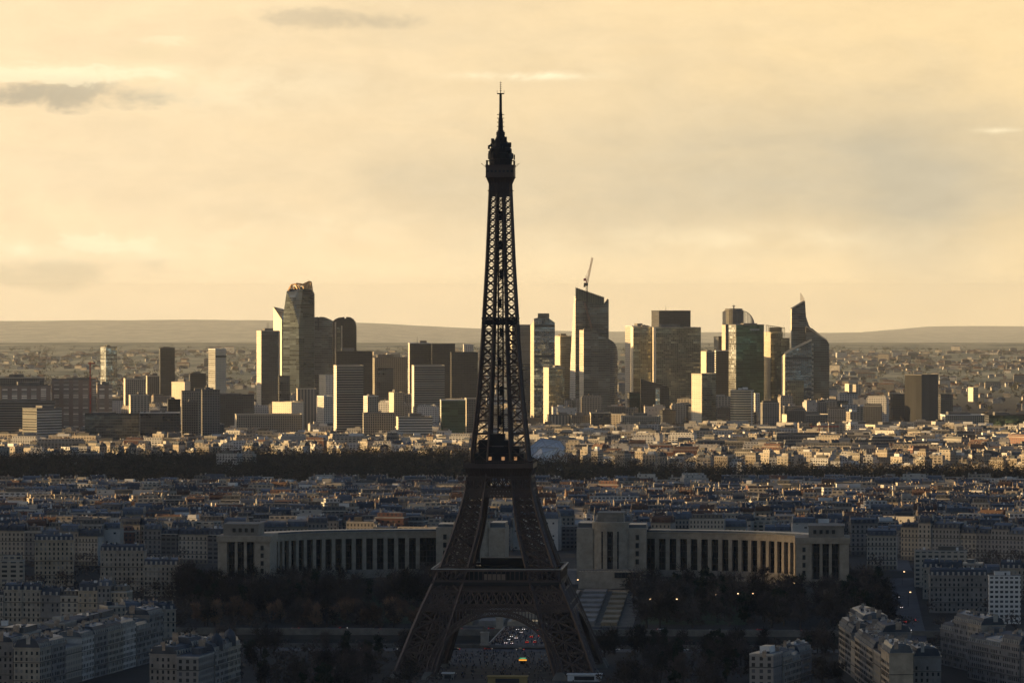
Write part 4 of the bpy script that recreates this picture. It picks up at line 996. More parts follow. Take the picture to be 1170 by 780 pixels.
# glass sail museum in the wood
D_ = 5600
o = thing('glass_museum', 'low museum of curved glass sails rising from the wood right of the lattice tower', 'museum', None, (X(625, D_), D_, hz(X(625, D_), D_)))
SG = mat('sail_glass', (.62, .64, .66), .35, .2, .25, .03)
for pts in ([(603, 512, 0), (618, 500.5, 14), (640, 503, 24), (646, 512, 18), (634, 528, 4), (606, 530, -4)],
            [(606, 523, -16), (618, 511, -10), (638, 512, -6), (627, 530, -14), (610, 534, -20)],
            [(626, 531, -18), (640, 514, -8), (646, 516, 0), (640, 528, -10)]):
    b = MB(); P = [(X(a, D_ + dy_), D_ + dy_, Z(y, D_ + dy_)) for a, y, dy_ in pts]; c_ = (sum(p[0] for p in P) / len(P), sum(p[1] for p in P) / len(P) - 4, sum(p[2] for p in P) / len(P) + 4.5)
    for i in range(len(P)):
        j = (i + 1) % len(P); b.poly([P[j], P[i], c_]); b.poly([(P[i][0], P[i][1] + 1.5, P[i][2] - 1), (P[j][0], P[j][1] + 1.5, P[j][2] - 1), (c_[0], c_[1] + 1.5, c_[2] - 1)])
        b.beam(P[i], P[j], .8, m=1); b.beam(P[i], c_, .35, m=1)
        for t in (.25, .5, .75): b.beam(Vector(P[i]).lerp(Vector(c_), t), Vector(P[j]).lerp(Vector(c_), t), .3, m=1)
    part(b, 'glass_sail', [SG, STEEL], o)
b = MB()
for a, y in ((612, 524), (628, 520), (640, 522)): b.box(X(a, D_), D_ + 10, hz(X(a, D_), D_) - 1, Z(y, D_), 12, 14, .3)
part(b, 'white_core', WHITEP, o)
# ------------------------------------------------------------------ the palace with two curved colonnades
PST = mat('palace_stone', (0.35, 0.29, 0.215), 0.85, 0, 0.2, 0.25)
PST2 = mat('palace_stone_dark', (0.24, 0.21, 0.17), 0.85, 0, 0.2, 0.2)
ZINC = mat('zinc_roof', (0.095, 0.107, 0.12), 0.36, 0.25, 0.3, 0.15, .6)
ZINC2 = mat('slate_roof', (0.05, 0.058, 0.07), 0.6, 0.0, 0.3, 0.15)
OX, OY = 20.0, 3300.0
def pw(u, v): return (OX + u * math.cos(AX) + (v - 3300) * math.sin(AX), OY + (v - 3300) * math.cos(AX) - u * math.sin(AX))
def strip(b, path, o0, o1, z0, z1, m=0):
    """solid band along a path between two sideways offsets"""
    n = len(path); N = []
    for i in range(n):
        a = Vector(path[max(0, i - 1)]); c = Vector(path[min(n - 1, i + 1)]); d = (c - a).normalized(); N.append((-d.y, d.x))
    A = [(p[0] + q[0] * o0, p[1] + q[1] * o0) for p, q in zip(path, N)]; B = [(p[0] + q[0] * o1, p[1] + q[1] * o1) for p, q in zip(path, N)]
    u = 0
    for i in range(n - 1):
        L = math.hypot(A[i + 1][0] - A[i][0], A[i + 1][1] - A[i][1])
        b.poly([(*A[i], z0), (*A[i + 1], z0), (*A[i + 1], z1), (*A[i], z1)], m, [(u, 0), (u + L, 0), (u + L, z1 - z0), (u, z1 - z0)])
        b.poly([(*B[i + 1], z0), (*B[i], z0), (*B[i], z1), (*B[i + 1], z1)], m)
        b.poly([(*A[i], z1), (*A[i + 1], z1), (*B[i + 1], z1), (*B[i], z1)], m); b.poly([(*A[i + 1], z0), (*A[i], z0), (*B[i], z0), (*B[i + 1], z0)], m); u += L
    for i in (0, n - 1): b.poly([(*A[i], z0), (*A[i], z1), (*B[i], z1), (*B[i], z0)], m)
def resample(path, step):
    out = [path[0]]; acc = 0
    for p, q in zip(path, path[1:]):
        L = math.hypot(q[0] - p[0], q[1] - p[1]); t = step - acc
        while t < L: out.append((p[0] + (q[0] - p[0]) * t / L, p[1] + (q[1] - p[1]) * t / L)); t += step
        acc = (acc + L) % step
    return out
DARKG = facade('facade_tall_glazing', (.035, .032, .028), (.012, .014, .016), 2.4, 4.2, .8, .86, .25, .2, .6)
def palace_wing(sg, label):
    cx, cy_ = pw(sg * 120, 3290)
    o = thing('palace_wing', label, 'palace', 'the two facing wings of the palace', (cx, cy_, 20), -AX)
    up = [(-176, 3226), (-174.5, 3240), (-169, 3256), (-159, 3270), (-144, 3282), (-124, 3292), (-100, 3299), (-70, 3304)]
    path = [pw(u if sg < 0 else -u, v) for u, v in (up if sg < 0 else up[::-1])]
    fine = resample(path, 3.0) + [path[-1]]
    zb, zt = 22.5, 48.0
    b = MB(); strip(b, fine, -1.5, 20, 12, zb); part(b, 'plinth', PST2, o)
    b = MB(); strip(b, fine, 3.2, 18, zb, zt - 4.5); part(b, 'glazed_wall', DARKG, o)
    b = MB(); strip(b, fine, -.4, 20, zt - 4.5, zt - .5); strip(b, fine, -1.1, 20.5, zt - .48, zt + .1); strip(b, fine, -.7, 0.2, zt - 3.4, zt - 3.0); part(b, 'entablature', PST, o)
    b = MB(); strip(b, fine, 0.5, .8, zt + .12, zt + 1.3); strip(b, fine, 5, 19, zt + .12, zt + 1.0); part(b, 'roof_balustrade', ZINC, o)
    P = resample(path, 7.3)
    for i, p in enumerate(P):
        if i in (0, len(P) - 1): continue
        a, c = P[i - 1], P[i + 1]; ang = math.atan2(c[1] - a[1], c[0] - a[0])
        b = MB(); b.box(p[0] - math.sin(ang) * .9, p[1] + math.cos(ang) * .9, zb, zt - 4.5, 2.6, 2.4, ang, bay=0); part(b, 'pillar', PST, o)
    # inner pavilion
    def R4(u0, u1, v0, v1):
        if sg > 0: q = [pw(u0, v0), pw(u1, v0), pw(u1, v1), pw(u0, v1)]
        else: q = [pw(-u1, v0), pw(-u0, v0), pw(-u0, v1), pw(-u1, v1)]
        return q
    b = MB(); b.prism(R4(24, 35, 3288, 3330), 12, 51, 0, bay=0); b.prism(R4(35, 58, 3292, 3330), 12, 53.5, 0, bay=0); b.prism(R4(58, 70.5, 3290, 3330), 12, 51, 0, bay=0); part(b, 'inner_block', PST, o)
    b = MB()
    for k in range(17):
        a = math.pi * (1 + k / 16); 
    arcp = [(46.5 + 12.3 * math.cos(math.pi * (1 + k / 16)), 3291.6 + 7 * math.sin(math.pi * (1 + k / 16))) for k in range(17)]
    pts = [pw(u if sg > 0 else -u, v) for u, v in arcp]
    if sg < 0: pts = pts[::-1]
    b.prism(pts, 20, 53.2, 0, bay=0); b.prism([(p[0], p[1] - .6) for p in pts], 53.2, 55.2, 0, bay=0)
    part(b, 'curved_front', PST, o)
    b = MB()
    for du in (-5.2, 0, 5.2):
        x_, y_ = pw(sg * (46.5 + du), 3284.4 + abs(du) * .22); b.box(x_, y_, 24, 49, 3.6 if du == 0 else 1.2, .8, -AX, bottom=True)
    part(b, 'tall_window', DARKG, o)
    b = MB()
    for du in (-2.6, 2.6, -7.2, 7.2, -10.6, 10.6):
        x_, y_ = pw(sg * (46.5 + du), 3284.2 + abs(du) * .14 + (1.8 if abs(du) > 7 else 0) + (1.5 if abs(du) > 9 else 0)); b.box(x_, y_, 22, 51, 1.1, 1.2, -AX, bay=0)
    part(b, 'pilaster', PST, o)
    b = MB(); b.prism(R4(38, 55, 3296, 3322), 53.6, 60.5, 0, bay=0); b.prism(R4(37.5, 55.5, 3295.5, 3322.5), 60.52, 61.2, 0, bay=0); b.prism(R4(42, 51, 3293.5, 3296), 53.6, 58, 0, bay=0); part(b, 'attic', PST2, o)
    b = MB(); b.prism(R4(58.5, 70, 3300, 3326), 51.1, 53, 0, bay=0); part(b, 'roof', ZINC, o)
    b = MB(); b.prism(R4(24.5, 34.5, 3300, 3329), 51.1, 54, 0, bay=0); part(b, 'roof', ZINC, o)
    b = MB()
    for k in range(4):
        x_, y_ = pw(sg * 64.5, 3289.7); b.box(x_, y_, 27 + k * 5.4, 30.4 + k * 5.4, 2.2, .8, -AX, bottom=True)
    part(b, 'side_windows', DARKG, o)
    # outer pavilion
    v0, v1 = (3186, 3228)
    u0, u1 = 171, 205
    b = MB(); b.prism(R4(u0, u1, v0, v1), 8, 22, 0, bay=0); part(b, 'base_storey', PST2, o)
    b = MB(); b.prism(R4(u0, u1, v0 + 2.4, v1), 22, 47, 0, bay=0); b.prism(R4(u0 - .8, u1 + .8, v0 - .8, v1 + .8), 46.4, 50.2, 0, bay=0); b.prism(R4(u0 - .8, u1 + .8, v0 - .8, v1 + .8), 22.02, 23.2, 0, bay=0)
    b.prism(R4(u0, u0 + 10, v0, v0 + 2.4), 23.2, 46.4, 0, bay=0); b.prism(R4(u1 - 6, u1, v0, v0 + 2.4), 23.2, 46.4, 0, bay=0); part(b, 'outer_block', PST, o)
    for k in range(2):
        u = u0 + 10 + 18 * (k + 1) / 3
        b = MB(); b.prism(R4(u - .9, u + .9, v0, v0 + 2.3), 23.2, 46.4, 0, bay=0); part(b, 'pillar', PST, o)
    for k in range(3):
        u = u0 + 10 + 18 * k / 3
        b = MB(); b.prism(R4(u + 1.0, u + 5.0, v0 + 1.6, v0 + 2.35), 23.4, 46.2, 0, bay=0); part(b, 'tall_window', DARKG, o)
    b = MB()
    for k in range(4): b.prism(R4(u0 + 4, u0 + 6, v0 - .2, v0 + .3), 26 + k * 5, 29 + k * 5, 0, bay=0)
    for k in range(3): b.prism(R4(u0 + 3 + k * 11, u0 + 6 + k * 11, v0 - .2, v0 + .3), 11.5, 17, 0, bay=0)
    part(b, 'small_windows', DARKG, o)
    b = MB(); b.prism(R4(u0 + 8, u1 - 3, v0 + 6, v1 - 4), 50.25, 57.0, 0, bay=0); b.prism(R4(u0 + 7.6, u1 - 2.6, v0 + 5.6, v1 - 3.6), 57.02, 57.8, 0, bay=0); part(b, 'attic', PST2, o)
    b = MB()
    for k in range(4): b.prism(R4(u0 + 11 + k * 4, u0 + 13 + k * 4, v0 + 5.4, v0 + 6.1), 52.4, 55, 0, bay=0)
    part(b, 'attic_windows', DARKG, o)
palace_wing(-1, 'left wing of the pale palace, curved row of pillars with end pavilions')
palace_wing(1, 'right wing of the pale palace, curved row of pillars with end pavilions')
# terrace, fountains and paved slopes below the palace
PAVE = mat('paving', (.22, .20, .175), .8, 0, .25, .2); ROAD = mat('asphalt', (.065, .067, .072), .75, 0, .3, .1); LAWN = mat('lawn', (.035, .055, .02), .9, 0, .3, .1)
WATER = mat('water', (.02, .035, .045), .08, 0, .2, .02, .6)
GRAVEL = mat('gravel', (.14, .12, .09), .9, 0, .3, .2)
def patch(name, u0, u1, v0, v1, m, lift, label=None, kind='structure', nv=12, f=None):
    b = MB(); nu = max(1, int((u1 - u0) / 14))
    for i in range(nu):
        for j in range(nv):
            q = []
            for a, c in ((i, j), (i + 1, j), (i + 1, j + 1), (i, j + 1)):
                u = u0 + (u1 - u0) * a / nu; v = v0 + (v1 - v0) * c / nv; x_, y_ = uv2w(u, v); q.append((x_, y_, (f(u, v) if f else hz(x_, y_)) + lift))
            b.poly(q)
    o = b.build(name, m); return tag(o, label, None, None, kind)
patch('river', -900, 900, RIV0 + .5, RIV1 - .5, WATER, 0, 'dark river crossing under the bridge', f=lambda u, v: -4.0, nv=1)
patch('esplanade', -23, 23, 575, 640, PAVE, .15, 'pale square between the two palace wings')
patch('fountain_terrace', -60, 60, 345, 556, GRAVEL, .12, 'paved terraces stepping up the garden', nv=14)
patch('quay_road', -800, 800, RIV1 + 6, RIV1 + 24, ROAD, .10, 'road along the far river bank', nv=1)
patch('quay_road', -800, 800, RIV0 - 34, RIV0 - 8, ROAD, .10, 'road along the near river bank', nv=1)
patch('garden_lawn', -130, -64, 360, 545, LAWN, .1, 'garden lawn left of the fountains'); patch('garden_lawn', 64, 130, 360, 545, LAWN, .1, 'garden lawn right of the fountains')
patch('tower_square', -48, 48, -90, RIV0 - 36, mat('worn_square', (.075, .07, .062), .9, 0, .4, .08), .08, 'paved square under the tower', nv=10)
o = thing('fountain', 'long stepped fountain basin on the garden axis', 'fountain', None, (*uv2w(0, 450), 5))
b = MB()
for k in range(5):
    v0 = 350 + k * 40; z_ = hz(*uv2w(0, v0 + 38)) + .8
    P = [uv2w(*q) for q in ((-18, v0), (18, v0), (18, v0 + 39), (-18, v0 + 39))]; b.prism(P, hz(*uv2w(0, v0)) - 1, z_, 0, bay=0)
part(b, 'basin', PST, o)
b = MB()
for k in range(5):
    v0 = 350 + k * 40; z_ = hz(*uv2w(0, v0 + 38)) + .82
    P = [uv2w(*q) for q in ((-16, v0 + 2), (16, v0 + 2), (16, v0 + 37), (-16, v0 + 37))]; b.poly([(*p, z_) for p in P])
part(b, 'water', WATER, o)
for sg in (-1, 1):
    sd_ = 'left' if sg < 0 else 'right'
    b = MB()
    for k in range(7):
        v0 = 352 + k * 28; z_ = hz(*uv2w(0, v0 + 26)) + 1.6
        U = sorted((sg * 21, sg * 36)); P = [uv2w(*q) for q in ((U[0], v0), (U[1], v0), (U[1], v0 + 27), (U[0], v0 + 27))]; b.prism(P, hz(*uv2w(0, v0)) - 1, z_, 0, bay=0)
    tag(b.build('garden_ramp', PAVE), f'pale stepped stone ramp {sd_} of the long fountain basin', 'ramp', 'ramps beside the fountain')
    b = MB()
    for k in range(7):
        v0 = 352 + k * 28; z_ = hz(*uv2w(0, v0 + 26)) + .9
        U = sorted((sg * 40, sg * 50)); P = [uv2w(*q) for q in ((U[0], v0), (U[1], v0), (U[1], v0 + 26), (U[0], v0 + 26))]; b.prism(P, hz(*uv2w(0, v0)) - 1, z_, 0, bay=0)
    tag(b.build('tan_stairway', mat('sandy_paving', (.27, .21, .13), .85, 0, .25, .2)), f'tan stair path outside the {sd_} stone ramp of the fountain', 'stairway', 'stair paths beside the fountain')
    o = thing('terrace_wall', f'blank pale terrace wall under the {sd_} palace wing', 'terrace wall', 'terrace walls below the palace', (*uv2w(sg * 36, 562), 10), -AX)
    U = sorted((sg * 16, sg * 57)); P = [uv2w(*q) for q in ((U[0], 562), (U[1], 562), (U[1], 590), (U[0], 590))]
    b = MB(); b.prism(P, 8, 23.8, 0, bay=0); part(b, 'wall', PST, o)
    b = MB(); U2 = sorted((sg * 57, sg * 82)); P = [uv2w(*q) for q in ((U2[0], 566), (U2[1], 566), (U2[1], 590), (U2[0], 590))]; b.prism(P, 8, 17, 0, bay=0); part(b, 'lower_wall', PST2, o)
    b = MB(); U2 = sorted((sg * 40, sg * 56)); P = [uv2w(*q) for q in ((U2[0], 561.2), (U2[1], 561.2), (U2[1], 562.2), (U2[0], 562.2))]; b.prism(P, 19.5, 23, 0, bay=0, bottom=True); part(b, 'opening', DARKG, o)
    b = MB(); P = [uv2w(*q) for q in ((U[0], 562.3), (U[1], 562.3), (U[1], 563), (U[0], 563))]; b.prism(P, 24.2, 24.9, 0, bay=0, bottom=True)
    for k in range(22):
        x_, y_ = uv2w(U[0] + (U[1] - U[0]) * k / 21, 562.7); b.box(x_, y_, 23.8, 24.2, .5, .5)
    part(b, 'balustrade', PST2, o)
# bridge
zB = 2.4
o = thing('stone_bridge', 'wide low stone bridge leading from the tower arch to the gardens', 'bridge', None, (*uv2w(0, 247), -8), -AX)
P = [uv2w(*q) for q in ((-18, RIV0 - 14), (18, RIV0 - 14), (18, RIV1 + 10), (-18, RIV1 + 10))]
b = MB(); b.prism(P, .8, zB, 0, bay=0, bottom=True); part(b, 'deck', PAVE, o)
b = MB(); P = [uv2w(*q) for q in ((-11, RIV0 - 13.9), (11, RIV0 - 13.9), (11, RIV1 + 9.9), (-11, RIV1 + 9.9))]; b.poly([(*p, zB + .02) for p in P]); part(b, 'roadway', ROAD, o)
for k in range(4):
    v = RIV0 + 23.6 * (k + 1); P = [uv2w(*q) for q in ((-17, v - 2), (17, v - 2), (17, v + 2), (-17, v + 2))]; b = MB(); b.prism(P, -9, .8, 0, bay=0); part(b, 'pier', STONE, o)
for s_ in (-1, 1):
    b = MB(); n = 60
    for k in range(n):
        x_, y_ = uv2w(s_ * 17.6, RIV0 - 13 + (RIV1 - RIV0 + 22) * k / n); b.box(x_, y_, zB, zB + 1.0, .6, .9, -AX)
    P = [uv2w(*q) for q in ((s_ * 17.6 - .4, RIV0 - 14), (s_ * 17.6 + .4, RIV0 - 14), (s_ * 17.6 + .4, RIV1 + 10), (s_ * 17.6 - .4, RIV1 + 10))]; b.prism(P, zB + 1.0, zB + 1.4, 0, bay=0, bottom=True); part(b, 'balustrade', STONE, o)
for k in range(2):
    b = MB(); u = (-8, 8)[k]; P = [uv2w(*q) for q in ((u - .1, RIV0 - 13), (u + .1, RIV0 - 13), (u + .1, RIV1 + 9), (u - .1, RIV1 + 9))]; b.poly([(*p, zB + .03) for p in P]); part(b, 'lane_line', WHITEP, o)
# quay walls
for v, lb in ((RIV0 - 6, 'near'), (RIV1 + 3, 'far')):
    b = MB(); P = [uv2w(*q) for q in ((-420, v - .6), (420, v - .6), (420, v + .6), (-420, v + .6))]; b.prism(P, -6, 2.3 if lb == 'near' else 2.6, 0, bay=0)
    tag(b.build('quay_wall', PST_), f'long low stone quay wall on the {lb} bank of the river', 'quay wall')
# statue pedestals
def statue(u, v, lb, s_=1.0):
    x_, y_ = uv2w(u, v); z0 = max(hz(x_, y_), zB) - .2
    o = thing('statue', lb, 'statue', 'statues at the bridge corners', (x_, y_, z0), -AX)
    b = MB(); b.box(x_, y_, z0, z0 + .9, 5.4, 7, -AX); b.box(x_, y_, z0 + .9, z0 + 7, 4.4, 6, -AX); b.box(x_, y_, z0 + 7, z0 + 7.7, 5, 6.6, -AX); part(b, 'pedestal', STONE, o)
    b = MB(); c, s2 = math.cos(AX), math.sin(AX)
    q = lambda a, h_, d: (x_ + a * c + d * s2, y_ - a * s2 + d * c, z0 + 7.7 + h_)
    # standing horse with a warrior at its shoulder
    b.beam(q(-.2, 2.1, -1.6), q(-.2, 2.2, 1.5), 1.5, 1.3, ends=True); b.beam(q(-.2, 2.4, -1.6), q(-.3, 4.0, -2.5), .9, .6, ends=True); b.beam(q(-.3, 4.0, -2.4), q(-.3, 3.5, -3.3), .6, .4, ends=True)
    for a, d in ((-.6, -1.3), (.3, -1.3), (-.6, 1.3), (.3, 1.3)): b.beam(q(a, 1.8, d), q(a, 0, d), .45, .3, ends=True)
    b.beam(q(-.2, 2.4, 1.6), q(-.2, 1.0, 2.4), .3, .15, ends=True)
    b.beam(q(1.3, 0, -1.2), q(1.2, 1.7, -1.1), .5, .7, ends=True); b.beam(q(1.2, 1.7, -1.1), q(1.1, 3.1, -1.1), .8, .6, ends=True); b.beam(q(1.1, 3.15, -1.1), q(1.1, 3.8, -1.1), .45, .4, ends=True); b.beam(q(1.0, 2.8, -1.1), q(-.1, 3.2, -2.2), .3, .2, ends=True)
    part(b, 'horse_and_warrior', PST2, o)
statue(-20.5, RIV0 - 12, 'horse statue on a tall pedestal at the near left bridge corner'); statue(20.5, RIV0 - 12, 'horse statue on a tall pedestal at the near right bridge corner')
statue(-20.5, RIV1 + 8, 'horse statue on a tall pedestal at the far left bridge corner'); statue(20.5, RIV1 + 8, 'horse statue on a tall pedestal at the far right bridge corner')
# tan booth and small tents at the bottom
def booth(px, D, w_, d_, h_, m, lb, nm='ticket_booth'):
    x_ = X(px, D); z0 = hz(x_, D); o = thing(nm, lb, nm.replace('_', ' '), None, (x_, D, z0), -AX)
    b = MB(); b.box(x_, D, z0, z0 + h_, w_, d_, -AX); part(b, 'wall', m, o)
    b = MB(); b.box(x_, D, z0 + h_ + .02, z0 + h_ + .5, w_ + 1, d_ + 1, -AX, bottom=True); part(b, 'roof', m if nm == 'ticket_booth' else WHITEP, o)
    b = MB(); x2, y2 = x_ - d_ / 2 * math.sin(AX), D - d_ / 2 * math.cos(AX); b.box(x2, y2 - .1, z0 + .6, z0 + h_ * .8, w_ * .6, .3, -AX, bottom=True); part(b, 'shutter', DARKM, o)
booth(580, 2622, 21, 7, 3.6, mat('ochre_panels', (.36, .25, .09), .7, 0, .15), 'low ochre booth at the bottom under the arch')
booth(512, 2650, 6, 5, 3.2, PAVE, 'small pale kiosk at the bottom left under the arch', 'kiosk')
booth(668, 2640, 18, 8, 3.4, WHITEP, 'grey flat roofed shelter at the foot of the right leg', 'shelter')
# ------------------------------------------------------------------ streets of apartment buildings
WALLS = [facade('stone_facade', (.37, .32, .25), (.045, .045, .05), 2.7, 3.2, .40, .56, .1, .3, .9, balc=True),
         facade('warm_stone_facade', (.42, .34, .24), (.045, .045, .05), 2.7, 3.2, .38, .56, .1, .3, .9, balc=True),
         facade('grey_stone_facade', (.25, .23, .205), (.04, .04, .045), 2.7, 3.2, .42, .58, .1, .3, .9, balc=True),
         facade('white_flats_facade', (.60, .57, .52), (.06, .06, .065), 3.4, 3.0, .62, .5, .2, .3, .8),
         facade('tan_flats_facade', (.44, .37, .28), (.06, .06, .06), 4.2, 3.0, .6, .5, .1, .35, .8),
         facade('brick_facade', (.20, .10, .07), (.05, .045, .045), 3.0, 3.1, .42, .5, .1, .3, .8),
         facade('pale_wall_facade', (.52, .48, .42), (.05, .05, .05), 5.0, 3.1, .3, .42, .1, .3, .8, blank=.55),
         facade('dark_flats_facade', (.13, .125, .12), (.05, .055, .06), 3.2, 3.0, .7, .5, .3, .2, .8)]
SIDE = mat('blank_party_wall', (.42, .38, .32), .9, 0, .25, .15)
ROOFS = [ZINC, ZINC2, ROOFM, mat('gravel_roof', (.15, .14, .12), .9, 0, .25, .1), mat('brown_tile_roof', (.11, .065, .045), .85, 0, .3, .2)]
CHIM = mat('chimney_stack', (.34, .26, .19), .85, 0, .3, .5)
POT = mat('clay_pots', (.30, .13, .07), .8, 0, .2, .5)
BM = WALLS + [SIDE] + ROOFS + [CHIM, WHITEP]       # indices used in the merged far blocks
I_SIDE, I_ROOF, I_CHIM, I_WH = len(WALLS), len(WALLS) + 1, len(WALLS) + 1 + len(ROOFS), len(WALLS) + 2 + len(ROOFS)

def bld_mesh(parts, x, y, z0, w_, d_, floors, rot, style, wall, roofk, seed, detail):
    """parts: dict name -> MB. style 'm' mansard, 'f' flat, 'p' pitched"""
    r = random.Random(seed); h = floors * 3.15 + (1.0 if style == 'm' else .4); z1 = z0 + h
    W_, Rf, Ch = parts['wall'], parts['roof'], parts['chimney']
    fw = [wall, I_SIDE if style != 'f' and r.random() < .6 else wall, wall, I_SIDE if style != 'f' and r.random() < .45 else wall]
    if detail > 1: fw = [wall] * 4
    W_.box(x, y, z0 - 3, z1, w_, d_, rot, fw, I_ROOF + 3, 2.7, zb=z0, us=r.uniform(.72, 1.12))
    c, s_ = math.cos(rot), math.sin(rot)
    L = lambda a, b_: (x + a * c - b_ * s_, y + a * s_ + b_ * c)
    rk = I_ROOF + roofk
    if style == 'm':
        W_.box(x, y, z1 + .01, z1 + .5, w_ + .7, d_ + .9, rot, I_SIDE if wall > 2 else wall, I_ROOF, 0)     # cornice
        mh = r.uniform(3.0, 4.6)
        Rf.frustum(x, y, z1 + .52, z1 + mh, w_ - .3, d_ - .6, 1.6, rot, I_ROOF + 1 if r.random() < .5 else rk, rk, ix=.15)
        zt = z1 + mh
        Rf.frustum(x, y, zt + .02, zt + r.uniform(.6, 1.5), w_ - .7, d_ - 4.2, max(.5, d_ * .3), rot, rk, rk, ix=.2)
        if detail:
            n = max(2, int(w_ / 3.2))
            for k in range(n):
                a = -w_ / 2 + w_ * (k + .5) / n
                for sgn in (-1, 1):
                    p = L(a, sgn * (d_ / 2 - .95)); Rf.box(p[0], p[1], z1 + .55, z1 + 2.6, 1.3, 1.5, rot, I_SIDE if detail > 1 else rk, rk, 0)
    elif style == 'f':
        zt = z1
        W_.box(x, y, z1 + .02, z1 + .9, w_ + .2, d_ + .2, rot, wall if wall in (3, 6) else I_SIDE, rk, 0)
        zt = z1 + .92
        if r.random() < .75:
            a, b_ = r.uniform(-.2, .2) * w_, r.uniform(-.15, .15) * d_; p = L(a, b_)
            Rf.box(p[0], p[1], zt, zt + r.uniform(2, 3.4), w_ * r.uniform(.25, .6), d_ * r.uniform(.35, .6), rot, r.choice((I_SIDE, I_WH, rk)), rk, 0)
        if floors > 4 and r.random() < .5:
            Rf.box(*L(0, 0), zt, zt + 3.0, w_ - 3, d_ - 4, rot, wall, rk, 3)
            zt += 3
    else:
        zt = z1 + d_ * .22
        A = [L(-w_ / 2 - .3, -d_ / 2 - .3), L(w_ / 2 + .3, -d_ / 2 - .3), L(w_ / 2 + .3, d_ / 2 + .3), L(-w_ / 2 - .3, d_ / 2 + .3)]; r0, r1 = L(-w_ / 2 - .3, 0), L(w_ / 2 + .3, 0)
        Rf.poly([(*A[0], z1), (*A[1], z1), (*r1, zt), (*r0, zt)], rk); Rf.poly([(*A[2], z1), (*A[3], z1), (*r0, zt), (*r1, zt)], rk)
        Rf.poly([(*A[1], z1), (*A[2], z1), (*r1, zt)], I_SIDE); Rf.poly([(*A[3], z1), (*A[0], z1), (*r0, zt)], I_SIDE)
    n = r.choice((3, 4, 5, 6)) if style == 'm' else r.choice((0, 1, 1, 2))
    for k in range(n):
        a = -w_ / 2 + .5 + (w_ - 1) * k / max(1, n - 1) if n > 1 else r.uniform(-.4, .4) * w_
        if 'split' in parts: Ch = MB(); parts['split'].append(Ch)
        ln = min(d_ * .5, r.uniform(1.4, 3.6)); b_ = r.uniform(-.22, .22) * d_; p = L(a, b_); ch = zt + r.uniform(1.0, 2.4)
        Ch.box(p[0], p[1], zt - 2, ch, .65 if style == 'm' else 1.3, ln, rot, I_CHIM if r.random() < .7 else I_SIDE, I_CHIM, 0)
        if detail:
            for q in range(int(ln / .8)):
                p2 = L(a, b_ - ln / 2 + .4 + q * .8); Ch.box(p2[0], p2[1], ch + .01, ch + .7, .35, .35, rot, I_CHIM, I_CHIM, 0)
    if 'split' in parts: Ch = Rf
    for k in range(r.choice((0, 1, 2, 3)) + (9 if detail > 1 else 0)):
        p = L(r.uniform(-.4, .4) * w_, r.uniform(-.3, .3) * d_); Ch.box(p[0], p[1], zt, zt + r.uniform(.8, 2.0), r.uniform(.6, 2.0), r.uniform(.6, 1.6), rot, r.choice((I_WH, I_ROOF, I_SIDE, I_ROOF + 1, I_ROOF)), None, 0)
    return zt

WN = ['cream stone', 'warm ochre stone', 'grey stone', 'white', 'tan', 'red brick', 'pale blank walled', 'dark grey']
class B_: pass
blds = []
def add_b(x, y, w_, d_, floors, rot, style, wall, roofk, label=None, zone='mid', z=None):
    q = B_(); q.x, q.y, q.w, q.d, q.fl, q.rot, q.style, q.wall, q.roofk, q.label, q.zone = x, y, w_, d_, floors, rot, style, wall, roofk, label, zone
    q.z0 = hz(x, y) if z is None else z; q.h = floors * 3.15 + (4 if style == 'm' else 2.5)
    q.seed = len(blds) * 13 + 5; blds.append(q); return q
occ = list(OCC)      # kept-free rectangles in photo columns / depth: (px0, px1, y0, y1)
def named(px, D, wpx, d_, floors, rotdeg, style, wall, roofk, label):
    w_ = wpx * D / F; q = add_b(X(px, D), D, w_, d_, floors, R(rotdeg), style, wall, roofk, label); m = 3
    occ.append((X(px, D) - w_ / 2 - 6, X(px, D) + w_ / 2 + 6, D - d_ / 2 - 6, D + d_ / 2 + 6)); return q
named(964, 4190, 48, 16, 9, 3, 'f', 3, 3, 'large white flat roofed block with blank end wall behind the right palace pavilion')
named(130, 4640, 74, 16, 4, 0, 'f', 3, 3, 'long white strip windowed block just before the dark wood at left')
named(303, 4600, 22, 14, 7, 0, 'f', 3, 3, 'small white cube block with square windows before the dark wood')
named(431, 4450, 30, 14, 6, 0, 'f', 3, 3, 'white modern block with gridded balconies left of the lattice tower')
named(29, 4070, 60, 16, 9, 2, 'f', 3, 3, 'long cream block with window bands at the left edge of the roofs')
named(143, 4120, 68, 14, 8, -2, 'f', 6, 3, 'wide pale blank wall block in the left roofs')
named(240, 4250, 70, 14, 4, 0, 'f', 4, 3, 'long low tan block with terrace in the left roofs')
named(355, 3650, 28, 12, 8, -6, 'f', 6, 3, 'pale stepped block rising behind the left palace wing')
named(511, 3750, 24, 12, 8, -10, 'f', 3, 3, 'white balconied block beside the lattice tower left leg')
named(577, 3900, 28, 14, 7, -20, 'm', 1, 0, 'ochre building framed between the upper legs of the lattice tower')
named(505, 4720, 30, 18, 3, 0, 'f', 3, 2, 'low hall with a white roof left of the second platform')
named(590, 4500, 20, 14, 6, 0, 'f', 3, 3, 'white block seen through the gap under the second platform')
named(262, 5480, 26, 14, 7, -24, 'f', 3, 3, 'pale block standing inside the dark wood left of the lattice tower')
named(283, 5560, 16, 12, 6, -20, 'f', 4, 3, 'small tan block inside the dark wood behind the pale one')
named(104, 5600, 26, 13, 6, -16, 'f', 7, 3, 'dark block at the far edge of the wood under the dark glass offices')
named(62, 3290, 44, 15, 9, 3, 'm', 1, 1, 'tall ochre mansard building with dark roof above the left street')
